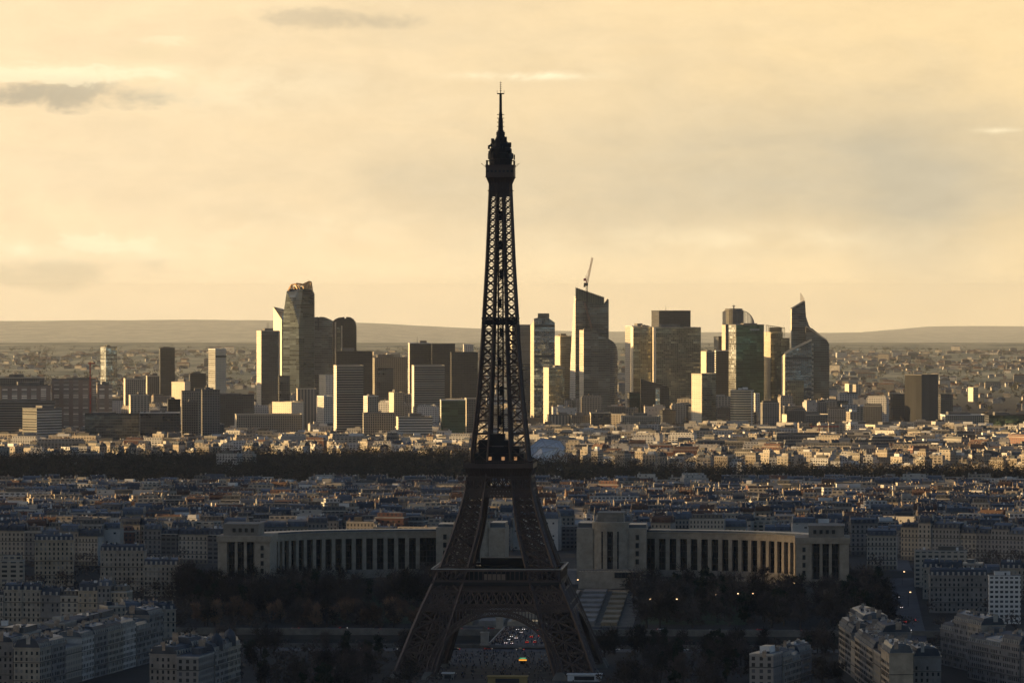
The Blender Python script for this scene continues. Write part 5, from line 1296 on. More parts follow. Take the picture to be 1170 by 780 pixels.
named(141, 3260, 50, 15, 8, -3, 'm', 0, 1, 'cream building with arched dormers left of the palace')
named(186, 3230, 40, 15, 6, -6, 'm', 0, 0, 'lower cream wing with balustrade right of the arched dormer building')
named(14, 3200, 26, 14, 8, 0, 'f', 4, 3, 'tan flat block at the far left beside the ochre building')
named(124, 3480, 60, 14, 6, 4, 'f', 5, 4, 'low red brick block behind the cream dormer building')
named(1148, 3060, 36, 14, 9, -3, 'f', 3, 3, 'white block with dark square windows at the right edge')
named(1095, 3120, 66, 14, 7, -3, 'm', 2, 1, 'dark grey mansard building left of the white block at the right edge')
named(1075, 3260, 60, 15, 7, -4, 'f', 4, 3, 'flat terraced tan block with white rim at the right')
named(1008, 3330, 34, 14, 7, -6, 'm', 0, 0, 'cream building touching the right palace pavilion')
# near rows, laid along the streets
nr_ = random.Random(5)
def row(p0, p1, n, d_, fl, style, walls, roofs, lb, zone='near', skew=0.0):
    """a terrace of buildings from world point p0 to p1"""
    L = math.hypot(p1[0] - p0[0], p1[1] - p0[1]); a = math.atan2(p1[1] - p0[1], p1[0] - p0[0]); ws = [nr_.uniform(.8, 1.25) for _ in range(n)]; S = sum(ws); t = 0
    for k in range(n):
        wl = ws[k] / S * L; c = t + wl / 2; t += wl
        x_, y_ = p0[0] + math.cos(a) * c, p0[1] + math.sin(a) * c
        q = add_b(x_, y_, wl - .15, d_ + nr_.uniform(-1, 1), fl + nr_.choice((-1, 0, 0, 0, 1)), a + (0), style if nr_.random() < .9 else 'f', nr_.choice(walls), nr_.choice(roofs), None, zone); q.rowname = lb; q.end = (k == 0)
    occ.append((min(p0[0], p1[0]) - d_, max(p0[0], p1[0]) + d_, min(p0[1], p1[1]) - d_, max(p0[1], p1[1]) + d_))
named(6, 2690, 14, 13, 8, 0, 'f', 7, 2, 'narrow dark glass block with pale edge at the bottom left border')
W = lambda px, D: (X(px, D), D)
row(W(-12, 3050), W(148, 3035), 8, 15, 7, 'm', (0, 1, 2), (0, 1), 'in the long terrace at left above the dark trees')
row(W(30, 2560), W(172, 2800), 9, 15, 7, 'm', (2, 0, 6), (0, 0, 1), 'in the slanting terrace at the lower left')
row(W(0, 2600), W(120, 2830), 8, 14, 7, 'm', (2, 0, 0), (0, 1), 'in the second slanting terrace at the lower left')
row(W(118, 2862), W(196, 2880), 4, 14, 7, 'm', (2, 0), (0, 1), 'at the head of the slanting terrace at the lower left')
row(W(186, 2515), W(248, 2585), 4, 15, 7, 'm', (0, 2), (0, 0), 'at the bottom left beside the dark park')
row(W(214, 2500), W(262, 2590), 3, 12, 7, 'm', (0, 2), (0, 1), 'with small dome at the bottom left beside the park')
row(W(1060, 2500), W(985, 2800), 9, 15, 7, 'm', (2, 0, 5), (0, 0, 1), 'in the broad terrace at the lower right')
row(W(1030, 2480), W(972, 2740), 8, 13, 7, 'm', (2, 1, 0), (0, 2, 1), 'on the park side of the terrace at the lower right')
row(W(870, 2520), W(915, 2600), 4, 13, 6, 'm', (2, 0), (0, 1), 'at the bottom right of the tower amid trees')
row(W(1180, 2620), W(1088, 2760), 6, 14, 7, 'm', (2, 0), (0, 1), 'in the terrace at the right bottom corner')
row(W(1200, 2560), W(1120, 2660), 4, 14, 7, 'm', (2, 6), (0, 1), 'nearest in the right bottom corner')
row(W(1035, 3480), W(1190, 3420), 9, 14, 7, 'm', (0, 2, 1), (0, 1), 'in the long terrace right of the avenue')
row(W(1055, 3200), W(1190, 3190), 6, 14, 6, 'm', (2, 0), (0, 1), 'in the terrace above the right edge trees')
row(W(-10, 3400), W(115, 3380), 6, 14, 7, 'm', (0, 2), (0, 1), 'in the terrace behind the ochre building at left')
row(W(168, 3420), W(258, 3400), 5, 14, 7, 'm', (2, 7, 0), (0, 1), 'in the terrace touching the left palace pavilion')
def free(x, y, w_, d_):
    for a, b_, c, e in occ:
        if x + w_ / 2 > a and x - w_ / 2 < b_ and y + d_ / 2 > c and y - d_ / 2 < e: return False
    return True
def fill(y0, y1, step, zone, pick, margin=130, street=.0, gap=(0, 10)):
    y = y0
    while y < y1:
        hw = .104 * y * 1.01 + margin; x = -hw + nr_.uniform(0, 20); blockrot = nr_.uniform(-.35, .15); left = nr_.randint(3, 8)
        while x < hw:
            px = 585 + x / y * F
            st = pick(px, y)
            if st is None: x += 15; continue
            w_, d_, fl, style, wall, roofk, rj = st
            if left <= 0:
                x += nr_.uniform(*gap) + 6; left = nr_.randint(2, 7); blockrot = nr_.uniform(-.4, .25)
            yy = y + nr_.uniform(-step * .3, step * .3)
            if free(x + w_ / 2, yy, w_, d_): add_b(x + w_ / 2, yy, w_, d_, fl, blockrot + rj, style, wall, roofk, None, zone)
            x += w_ * .98 + .3; left -= 1
        y += step
def pick_mid(px, y):
    # avenue behind the palace, palace square, gardens kept clear
    if y < 3560 and 262 < px < 1000: return None
    if y < 3440: 
        if px > 230 and px < 1008: return None
    if abs(px - 1022) < 10 and y < 3900: return None
    if abs(px - 650) < 13 and y < 4000: return None
    if 478 < px < 690 and y < 3640: return None
    r = nr_.random()
    if r < .66: return (nr_.uniform(10, 20), nr_.uniform(10, 14), nr_.choice((5, 6, 6, 7, 7)), 'm', nr_.choice((0, 0, 1, 2, 2, 6)), nr_.choice((0, 0, 1, 4)), 0)
    if r < .94: return (nr_.uniform(12, 26), nr_.uniform(11, 15), nr_.choice((4, 5, 6, 7, 8)), 'f', nr_.choice((0, 2, 3, 4, 4, 5, 6, 7, 7)), nr_.choice((2, 3, 3)), 0)
    return (nr_.uniform(30, 52), 14, nr_.choice((4, 5, 7)), 'f', nr_.choice((3, 4, 7, 6)), nr_.choice((2, 3)), 0)
fill(3410, 4610, 26, 'mid', pick_mid)
def wood_back(px):       # depth of the far edge of the wood, by photo column
    return lerp(px, [(0, 5750), (180, 5820), (420, 5900), (560, 5860), (610, 5700), (700, 5460), (800, 5350), (1170, 5330)])
def pick_far(px, y):
    if y < wood_back(px) + 12: return None
    if 598 < px < 660 and y < 5900: return None
    r = nr_.random(); k = .3
    if y < wood_back(px) + 260:
        if nr_.random() < (.48 if px > 640 else .6): return None
        if r < .6: return (nr_.uniform(9, 18), nr_.uniform(9, 13), nr_.choice((4, 5, 6, 7) if px > 640 else (3, 4, 5, 6)), nr_.choice('mff'), nr_.choice((1, 1, 0, 4, 4)), nr_.choice((0, 3, 1)), nr_.uniform(-.95, -.3))
        return (nr_.uniform(11, 24), nr_.uniform(10, 14), nr_.choice((3, 4, 5, 6)), 'f', nr_.choice((3, 4, 1, 6)), 3, nr_.uniform(-.8, -.2))
    if y > 7420:
        if nr_.random() < (.62 if px < 600 else .8) or px > 1000: return None
        return (nr_.uniform(16, 34), 13, nr_.choice((6, 8, 9, 10, 12)), 'f', nr_.choice((3, 4, 4, 2, 6, 7)), 3, nr_.uniform(-.3, .45))
    if y > 6480:
        if nr_.random() < .55: return None
        return (nr_.uniform(14, 36), 13, nr_.choice((2, 3, 3, 4)), 'f', nr_.choice((3, 4, 4, 2, 6, 7)), nr_.choice((2, 3)), nr_.uniform(-.4, .3))
    if r < .55: return (nr_.uniform(10, 22), nr_.uniform(10, 14), nr_.choice((3, 3, 4, 5)), nr_.choice('mfp'), nr_.choice((0, 1, 2, 4, 6)), nr_.choice((0, 3, 4, 2)), nr_.uniform(-.7, .4))
    if r < .9: return (nr_.uniform(14, 36), nr_.uniform(12, 16), nr_.choice((3, 3, 4, 5, 6)), 'f', nr_.choice((3, 4, 4, 6, 7, 2, 5)), nr_.choice((2, 3)), nr_.uniform(-.6, .3))
    return (nr_.uniform(34, 60), 15, nr_.choice((3, 4, 6)), 'f', nr_.choice((3, 4, 7)), 3, nr_.uniform(-.1, .3))
fill(5340, 6050, 34, 'edge', pick_far, 130)
fill(6080, 7400, 58, 'far', pick_far, 130, gap=(4, 30))
fill(7450, 8350, 90, 'far', pick_far, 130, gap=(10, 40))
# ---- what shows: sweep from near to far, keeping the skyline in each photo column
sky_ = np.full(1400, 1000.0)
for q in sorted(blds, key=lambda q: q.y):
    rw = (abs(q.w * math.cos(q.rot)) + abs(q.d * math.sin(q.rot))) / 2
    a, t = PXL(q.x - rw, q.y, q.z0 + q.h); c, _ = PXL(q.x + rw, q.y, 0); _, bt = PXL(q.x, q.y, q.z0)
    i0, i1 = int(max(0, a + 100)), int(min(1399, c + 101))
    if i1 <= i0: q.area = 0; continue
    seg = sky_[i0:i1]; lo_ = np.minimum(seg, bt); inside = (np.arange(i0, i1) > 100) & (np.arange(i0, i1) < 1270)
    q.area = float(np.sum(np.clip(lo_ - t, 0, None)[inside] * ((lo_ > t) & (t < 779))[inside])); sky_[i0:i1] = np.minimum(seg, t)
    q.px, q.py = (a + c) / 2, t
def kind_of(q): return ('apartment_building', 'mansard apartment buildings of the shaded quarter') if q.zone in ('near', 'mid') and q.style == 'm' else (('flat_roofed_block', 'flat roofed blocks of the shaded quarter') if q.zone in ('near', 'mid') else ('suburban_block', 'blocks beyond the wood in evening sun'))
chosen = []
caps = {'apartment_building': 290, 'flat_roofed_block': 180, 'suburban_block': 250}
for kn, cap in caps.items():
    c_ = sorted([q for q in blds if kind_of(q)[0] == kn and q.area > 4], key=lambda q: -(q.area + (1e5 if q.label or hasattr(q, 'rowname') else 0)))[:cap]
    chosen += c_
cs_ = set(id(q) for q in chosen)
# ---- labels: look + place, and a place in the order when look and place are shared
COLS = [(0, 60, 'under the slab roofs at the left edge'), (60, 112, 'under the wide red brown slab'), (112, 160, 'under the slim mirror tower'), (160, 205, 'under the slim dark brown tower'), (205, 262, 'under the tall grey grid slabs'),
        (262, 300, 'left of the tallest tower cluster'), (300, 345, 'under the crowned tallest tower'), (345, 380, 'under the twin curved roof towers'), (380, 416, 'under the pale banded slab'), (416, 455, 'under the concrete grid block'),
        (455, 500, 'under the broad tan slab'), (500, 545, 'touching the lattice tower from the left'), (545, 605, 'framed by the lattice tower'), (605, 650, 'under the glass sail museum columns'), (650, 705, 'under the crane tower'),
        (705, 750, 'under the pale concrete office block'), (750, 803, 'under the wide bronze pair'), (803, 836, 'under the black striped tower'), (836, 875, 'under the green glass tower'), (875, 900, 'under the speckled bronze tower'),
        (900, 956, 'under the spired tower'), (956, 1020, 'right of the spired tower'), (1020, 1085, 'under the lone black slab'), (1085, 1135, 'right of the lone black slab'), (1135, 1400, 'at the right edge')]
def col_of(px):
    for a, b_, n in COLS:
        if px < b_: return n
    return COLS[-1][2]
def depth_of(q):
    if q.zone == 'near': return 'near row'
    if q.zone == 'mid': return ['front', 'middle', 'back'][min(2, int((q.y - 3150) / 520))] + ' of the shaded roofs'
    if q.zone == 'edge': return 'sunlit edge behind the wood'
    return ['lower', 'upper'][q.y > 6900] + ' sunny quarter'
NUM = ['one', 'two', 'three', 'four', 'five', 'six', 'seven', 'eight', 'nine', 'ten', 'eleven', 'twelve', 'thirteen', 'fourteen']
used_l = {}
def base_label(q):
    fl = NUM[q.fl - 1] + ' storey'; r = {0: 'zinc', 1: 'slate', 2: 'dark', 3: 'gravel', 4: 'tile'}[q.roofk]
    wide = 'wide ' if q.w > 28 else ('narrow ' if q.w < 14.5 else '')
    place = q.rowname if hasattr(q, 'rowname') else col_of(q.px)
    if hasattr(q, 'rowname'): return f'{wide}{WN[q.wall]} {fl} building, {place}'
    return f'{wide}{WN[q.wall]} {fl} building, {r} roof, {depth_of(q).split(" ")[0]} rows, {place}'
groups_ = {}
for q in chosen:
    if not q.label: groups_.setdefault(base_label(q), []).append(q)
ORD = ['first', 'second', 'third', 'fourth', 'fifth', 'sixth', 'seventh', 'eighth']
def fit(t):
    ws_ = t.split()
    if len(ws_) > 16: t = t.replace(' building,', ',').replace(' roof,', ',')
    ws_ = t.split()
    return ' '.join(ws_[:16])
for bl_, qs in groups_.items():
    qs.sort(key=lambda q: q.px)
    for k, q in enumerate(qs):
        if len(qs) == 1: q.label = fit(bl_)
        elif len(qs) == 2: q.label = fit(('left ' if k == 0 else 'right ') + bl_)
        else: q.label = fit((ORD[k] if k < 8 else 'far right') + ' from left ' + bl_)
# ---- individual buildings
win_pane = mat('window_pane', (.03, .035, .04), .15, .1, .1); 
WPM = MB(); WPM.box(0, 0, 0, 1.75, 1.05, .18, bottom=True); WPmesh = WPM.mesh('window', win_pane); WPmesh2 = WPM.mesh('window', mat('window_shutter', (.22, .21, .19), .7, 0, .1))
BAL = MB(); BAL.box(0, 0, -.25, .05, 1.0, .5, bottom=True); 
domed = [0]
def make_building(q, near):
    nm, grp = kind_of(q)
    o = thing(nm, q.label, {'apartment_building': 'apartment building', 'flat_roofed_block': 'flat roofed block', 'suburban_block': 'suburban block'}[nm], grp, (q.x, q.y, q.z0), q.rot)
    ps = {'wall': MB(), 'roof': MB(), 'chimney': MB()}
    spl = []
    if near: ps['split'] = spl
    zt = bld_mesh(ps, q.x, q.y, q.z0, q.w, q.d, q.fl, q.rot, q.style, q.wall, q.roofk, q.seed, 2 if near else 1)
    mats = BM
    if near:   # real windows on the near ones: plain wall behind them
        mats = list(BM); mats[q.wall] = PLAIN[q.wall]
    ps.pop('split', None)
    for k, b_ in list(ps.items()) + [('chimney', c_) for c_ in spl]:
        if b_.f:
            idx = sorted(set(b_.mi)); b_.mi = [idx.index(i) for i in b_.mi]
            part(b_, k, [mats[i] for i in idx], o)
    if near:
        h = q.fl * 3.15
        b1 = MB()
        for f in (1, 4): b1.box(q.x - 0, q.y, q.z0 + 3.15 * (f + 1) - .1, q.z0 + 3.15 * (f + 1) + .12, q.w + .5, q.d + .9, q.rot, bay=0, bottom=True)
        part(b1, 'balcony', DARKM, o)
        cnt = 0; wr_ = random.Random(q.seed)
        for a_, L_, dd in ((-math.pi / 2, q.w, q.d / 2), (math.pi / 2, q.w, q.d / 2), (math.pi, q.d, q.w / 2), (0, q.d, q.w / 2)):
            g_ = q.rot + a_; nx_, ny_ = math.cos(g_), math.sin(g_); to = Vector((-q.x, -q.y)).normalized()
            if nx_ * to.x + ny_ * to.y < (.012 if dd == q.d / 2 else .3): continue
            if dd == q.w / 2 and not getattr(q, 'end', True): continue
            n = max(2, int(L_ / 2.7))
            for f in range(q.fl):
                for k in range(n):
                    if cnt >= 98: break
                    wd = bpy.data.objects.new('window', WPmesh if wr_.random() < .72 else WPmesh2); col.objects.link(wd); wd.parent = o
                    t_ = -L_ / 2 + L_ * (k + .5) / n
                    wd.location = (math.cos(a_) * (dd + .04) - math.sin(a_) * t_, math.sin(a_) * (dd + .04) + math.cos(a_) * t_, .9 + f * 3.15); wd.rotation_euler.z = a_ + math.pi / 2; cnt += 1
    if getattr(q, 'rowname', '').startswith('with small dome') and domed[0] < 2:
        domed[0] += 1; b_ = MB(); c, s_ = math.cos(q.rot), math.sin(q.rot); x_, y_ = q.x - 2 * c + 4 * s_, q.y - 2 * s_ - 4 * c
        b_.lathe(x_, y_, [(3.4, zt - 4), (3.4, zt + .5), (3.2, zt + 1.8), (2.4, zt + 3.4), (1.1, zt + 4.5), (.4, zt + 5), (.3, zt + 6.4)], 12); part(b_, 'dome', ZINC2, o)
    return o
PLAIN = {i: mat('plain_' + WALLS[i].name.replace('_facade', ''), c, .88, 0, .22, .2) for i, c in enumerate([(.37, .32, .25), (.42, .34, .24), (.25, .23, .205), (.60, .57, .52), (.44, .37, .28), (.20, .10, .07), (.52, .48, .42), (.13, .125, .12)])}
nn = 0
for q in chosen:
    near = False
    if q.y < 3300 and q.area > 200 and nn < 44 and q.style == 'm': near = True; nn += 1
    make_building(q, near)
# ---- all the others of each kind in one mass per kind
for kn, nm, lb in (('apartment_building', 'distant_rooftops', 'jumble of mansard roofs and chimneys filling the shaded quarter'), ('flat_roofed_block', 'distant_flat_roofs', 'jumble of small flat roofs in the shaded quarter'), ('suburban_block', 'suburban_roofs', 'jumble of small sunlit suburban blocks')):
    one = MB()
    for q in blds:
        if kind_of(q)[0] == kn and id(q) not in cs_: bld_mesh({'wall': one, 'roof': one, 'chimney': one}, q.x, q.y, q.z0, q.w, q.d, q.fl, q.rot, q.style, q.wall, q.roofk, q.seed, 0)
    if one.f: tag(one.build(nm, BM), lb, None, None, 'stuff')
# ---- the plain beyond: thousands of small houses
one = MB(); fr_ = random.Random(21)
for k in range(8200):
    y = 8600 + (fr_.random() ** 1.4) * 9500; hw = .108 * y + 260
    x = fr_.uniform(-hw, hw)
    dens = mnoise.noise(Vector((x / 700, y / 1500, 5)))
    if dens < 0 and fr_.random() < .85: continue
    if x < 0 and fr_.random() < .45: continue
    sc_ = 1 + max(0, y - 11000) / 9000
    w_, d_, fl = fr_.uniform(7, 20) * sc_, fr_.uniform(6, 9) * sc_, fr_.choice((1.5, 2, 2, 2.5))
    if fr_.random() < .03: w_, fl = fr_.uniform(20, 45), fr_.choice((4, 5, 7))
    z0 = hz(x, y); rt = fr_.uniform(-.35, .35); wl = fr_.choice((I_SIDE, I_SIDE, 4, 4, 2, 2, 7, 3))
    one.box(x, y, z0 - 12, z0 + fl * 3.1, w_, d_, rt, wl, I_ROOF + 3, 3)
    one.frustum(x, y, z0 + fl * 3.1, z0 + fl * 3.1 + 2.8, w_ + .6, d_ + .6, d_ * .44, rt, I_ROOF + fr_.choice((4, 4, 3, 0, 2)), None)
tag(one.build('distant_houses', BM), 'thousands of tiny houses on the hazy plain', None, None, 'stuff')
# ------------------------------------------------------------------ trees
TWIG = mat('bare_twigs', (.062, .050, .042), .9, 0, .4, .05, .1, inst=1.2); BARK = mat('bark', (.055, .045, .038), .9, 0, .2)
RUST = mat('rusty_twigs', (.20, .125, .082), .9, 0, .3, .05, .1, inst=.8); EVER = mat('evergreen_leaves', (.016, .026, .014), .8, 0, .3, .05, .2)
def twig_crown(seed, rad, hgt, zc, n, tl, tw, leaf=0, lw=.7):
    r = random.Random(seed); b = MB(); lobes = []
    for k in range(9):
        a = r.uniform(0, 6.28); q = r.uniform(.2, .62) * rad; lobes.append((q * math.cos(a), q * math.sin(a), zc + r.uniform(-.38, .45) * hgt, r.uniform(.32, .52) * rad))
    for k in range(n + leaf):
        L = r.choice(lobes); d = Vector((r.gauss(0, 1), r.gauss(0, 1), r.gauss(0, 1))).normalized(); rr = L[3] * r.random() ** .45
        p = Vector(L[:3]) + d * rr; 
        if k < n:
            e = (d + Vector((0, 0, .5)) + Vector((r.gauss(0, .4), r.gauss(0, .4), r.gauss(0, .4)))).normalized() * tl * r.uniform(.6, 1.3)
            s_ = e.cross(Vector((r.random(), r.random(), r.random()))).normalized() * tw
            b.poly([p - s_, p + s_, p + e]) 
        else:
            e = Vector((r.gauss(0, 1), r.gauss(0, 1), r.gauss(0, 1))).normalized() * lw * r.uniform(.5, 1.2); s_ = e.cross(d).normalized() * lw * r.uniform(.4, .9)
            b.poly([p - e, p + s_, p + e, p - s_])
    return b, lobes
def tree_proto(name, seed, rad, hgt, trunk, m, n, leaf, cat, lb, tl=2.4, tw=.11):
    r = random.Random(seed); o = thing(name, lb, cat, 'x'); zc = trunk + hgt * .45
    cb, lobes = twig_crown(seed, rad, hgt, zc, n, tl, tw, leaf); cb.build('crown', m, o)
    b = MB(); b.beam((0, 0, -.5), (.1, 0, trunk), .75, .55); b.beam((.1, 0, trunk), (0, .1, zc + hgt * .2), .55, .15)
    for L in lobes: b.beam((0, 0, trunk * r.uniform(.7, 1.15)), L[:3], .38, .1)
    b.build('trunk', BARK, o); return o
protos = {
 'bare': [tree_proto('bare_tree', 40 + k, 5.4 + k * .4, 10, 4.2, TWIG, 620, 120, 'tree', 'x') for k in range(4)],
 'rust': [tree_proto('brown_tree', 60 + k, 4.6 + k * .4, 9.5, 3.0, RUST, 620, 260, 'tree', 'x', 2.0, .13) for k in range(2)],
 'ever': [tree_proto('evergreen_tree', 70 + k, 3.6, 12, 1.5, EVER, 100, 620, 'evergreen tree', 'x', 1.2, .2) for k in range(2)],
}
tr_ = random.Random(17); cand = []
def tree_zone(n, fn, kinds, lb, grp):
    k = 0; tries = 0
    while k < n and tries < n * 30:
        tries += 1; p = fn()
        if p is None: continue
        x, y = p
        if not free(x, y, 4, 4): continue
        if any(abs(x - c[0]) < 4.5 and abs(y - c[1]) < 6 for c in cand): continue
        cand.append((x, y, tr_.choice(kinds), lb, grp)); k += 1
def zone_px(px0, px1, D0, D1):
    def f():
        D = tr_.uniform(D0, D1); px = tr_.uniform(px0, px1); x = X(px, D); u, v = w2uv(x, D)
        if abs(u) < 52 and v > RIV0 - 40: return None
        if RIV0 - 8 < v < RIV1 + 6: return None
        if abs(u) < 70 and abs(v) < 75: return None
        return x, D
    return f
tree_zone(40, zone_px(212, 480, 3038, 3090), ['rust', 'rust', 'rust', 'rust', 'bare'], 'rusty brown winter tree in the row below the left colonnade', 'rusty brown trees below the left colonnade')
tree_zone(70, zone_px(200, 520, 3120, 3225), ['bare', 'bare', 'bare', 'ever'], 'dark tree in the garden wood under the left palace wing', 'dark trees under the left palace wing')
tree_zone(80, zone_px(720, 1020, 3030, 3215), ['bare', 'bare', 'bare', 'ever'], 'dark tree in the garden wood under the right palace wing', 'dark trees under the right palace wing')
tree_zone(52, zone_px(190, 480, 2500, 2880), ['bare', 'bare', 'ever'], 'dark bare tree in the park at the lower left of the tower', 'dark trees lower left of the lattice tower')
tree_zone(62, zone_px(690, 975, 2500, 2880), ['bare', 'bare', 'ever'], 'dark bare tree in the park at the lower right of the tower', 'dark trees lower right of the lattice tower')
tree_zone(20, zone_px(0, 190, 2850, 3020), ['bare'], 'bare street tree in front of the long left terrace', 'street trees before the left terrace')
tree_zone(24, zone_px(1000, 1180, 2830, 3080), ['bare', 'ever'], 'bare street tree among the terraces at the right', 'street trees among the right terraces')
tree_zone(12, zone_px(575, 680, 3420, 3560), ['bare'], 'bare tree on the square behind the palace gap', 'trees on the square behind the palace')
tree_zone(18, zone_px(415, 500, 3400, 3560), ['bare'], 'bare brown tree in the row behind the left palace wing', 'trees behind the left palace wing')
first = {}
for x, y, k, lb, grp in cand[:300]:
    p = tr_.choice(protos[k]); s_ = tr_.uniform(.85, 1.25) * (1.35 if 'wing' in lb else 1); z = hz(x, y)
    lb2 = lb
    if k == 'ever': lb2 = lb.replace('dark bare tree', 'dense evergreen').replace('dark tree', 'dense evergreen').replace('bare street tree', 'dense evergreen'); grp = grp.replace('dark trees', 'evergreens').replace('street trees', 'street evergreens')
    if k == 'bare' and 'rusty' in lb: lb2 = 'dark bare tree among the rusty brown ones below the left colonnade'; grp = 'dark trees among the rusty ones'
    if id(p) not in first: first[id(p)] = 1; p.location = (x, y, z); p.rotation_euler.z = tr_.uniform(0, 6); p.scale = (s_,) * 3; p['label'] = lb2; p['group'] = grp
    else: copy_thing(p, (x, y, z), tr_.uniform(0, 6.28), s_, lb2, grp)
for ps in protos.values():
    for p in ps:
        if id(p) not in first:
            for c in list(p.children): bpy.data.objects.remove(c)
            bpy.data.objects.remove(p)
def wood(name, label, pts, m, seed, n=46, size=1.0, r0=5.5, zc=9.5):
    """a mass of crowns as one object: clumps of small tilted faces, numpy built"""
    g = np.random.default_rng(seed); P = np.array(pts); N = len(P)
    lob = g.normal(size=(N, 5, 3)) * np.array([.45, .45, .28]) * r0 * P[:, None, 3:4]
    li = g.integers(0, 5, (N, n)); c = lob[np.arange(N)[:, None], li] + g.normal(size=(N, n, 3)) * np.array([.3, .3, .24]) * r0 * P[:, None, 3:4]
    c[:, :, 2] = c[:, :, 2] + zc * P[:, None, 3]; c += P[:, None, :3]; c = c.reshape(-1, 3); M_ = len(c)
    e = g.normal(size=(M_, 3)); e /= np.linalg.norm(e, axis=1)[:, None]; t = np.cross(e, g.normal(size=(M_, 3))); t /= np.linalg.norm(t, axis=1)[:, None]
    a = g.uniform(.5, 1.5, (M_, 1)) * size; q = g.uniform(.25, .8, (M_, 1)) * size
    V = np.stack([c - e * a, c + t * q, c + e * a, c - t * q], 1).reshape(-1, 3)
    me = bpy.data.meshes.new(name); me.vertices.add(len(V)); me.vertices.foreach_set('co', V.ravel()); me.loops.add(len(V)); me.loops.foreach_set('vertex_index', np.arange(len(V), dtype=np.int32))
    me.polygons.add(M_); me.polygons.foreach_set('loop_start', np.arange(0, len(V), 4, dtype=np.int32)); me.materials.append(m); me.update(calc_edges=True)
    o = bpy.data.objects.new(name, me); col.objects.link(o); return tag(o, label, None, None, 'stuff')
WOODM = mat('wood_crowns', (.062, .050, .034), .9, 0, .6, .045, .1)
pts = []
wr = random.Random(9)
y = 4735.0
while y < 6000:
    hw = .104 * y + 150; x = -hw
    while x < hw:
        px = 585 + x / y * F; xx = x + wr.uniform(-4, 4); yy = y + wr.uniform(-5, 5)
        if yy < wood_back(px) - 14 and not (604 < px < 650 and yy > 5560) and free(xx, yy, 6, 6): pts.append((xx, yy, hz(xx, yy), wr.choice((wr.uniform(.5, .9), wr.uniform(.7, 1.1), wr.uniform(1.0, 1.55)))))
        x += 10.5
    y += 15 if y < 4900 or y > 5500 else 19
wood('distant_wood', 'dark broad wood between the shaded roofs and the sunlit suburb', pts, WOODM, 1, 56, 1.1, 6.6, 11.5)
pts = []
for k in range(1050):        # scrub filling the parks
    side_ = wr.random() < .5; px = wr.uniform(190, 500) if side_ else wr.uniform(680, 1030); D = wr.choice((wr.uniform(2480, 2880), wr.uniform(3035, 3240)))
    x = X(px, D); u, v = w2uv(x, D)
    if abs(u) < 66 and (v > RIV0 - 40 or abs(v) < 75): continue
    if RIV0 - 6 < v < RIV1 + 4 or not free(x, D, 5, 5): continue
    pts.append((x, D, hz(x, D) - 3.5, wr.uniform(.6, 1.0)))
for k in range(260):
    px = wr.choice((wr.uniform(-5, 200), wr.uniform(1000, 1180))); D = wr.uniform(2700, 3030); x = X(px, D); u, v = w2uv(x, D)
    if RIV0 - 6 < v < RIV1 + 4 or not free(x, D, 5, 5): continue
    pts.append((x, D, hz(x, D) - 2, wr.uniform(.6, 1.0)))
wood('park_thicket', 'dark undergrowth and bare bushes of the parks', pts, TWIG, 2, 60, .8, 5)
pts = []
for k in range(1500):        # trees between the far blocks
    y = wr.choice((wr.uniform(5300, 8300), wr.uniform(5300, 6400))); x = wr.uniform(-.106 * y, .106 * y); px = 585 + x / y * F
    if y < wood_back(px): continue
    pts.append((x, y, hz(x, y) - 1.5, wr.uniform(.7, 1.1)))
wood('suburban_trees', 'brown winter trees scattered between the sunny blocks', pts, mat('brown_crowns', (.075, .055, .035), .9, 0, .3, .02, .1), 3, 40)
pts = []
for k in range(1500):
    y = 8700 + wr.random() * 10500; x = wr.uniform(-.108 * y, .108 * y); sz = 1 + (y - 8700) / 9000
    pts.append((x, y, hz(x, y) - 6 * sz, wr.uniform(.8, 1.2) * sz))
wood('plain_trees', 'faint tree clumps among the houses of the hazy plain', pts, mat('far_crowns', (.05, .05, .035), .9, 0, .3, .02, .1), 6, 34, 2.0)
pts = []
for k in range(330):        # trees in the streets of the shaded quarter
    y = wr.uniform(3420, 4700); x = wr.uniform(-.106 * y, .106 * y)
    if free(x, y, 4, 4): pts.append((x, y, hz(x, y) - .5, wr.uniform(.7, 1.15)))
for k in range(260):
    px = wr.choice((wr.uniform(-5, 240), wr.uniform(990, 1180))); y = wr.uniform(3090, 3420); x = X(px, y)
    if abs(x - X(lerp(y, [(3060, 1040), (3400, 1026)]), y)) < 12: continue
    if free(x, y, -8, -8): pts.append((x, y, hz(x, y) - 1, wr.uniform(.7, 1.1)))
wood('street_trees', 'bare trees along the streets of the shaded quarter', pts, TWIG, 4, 60, .8)
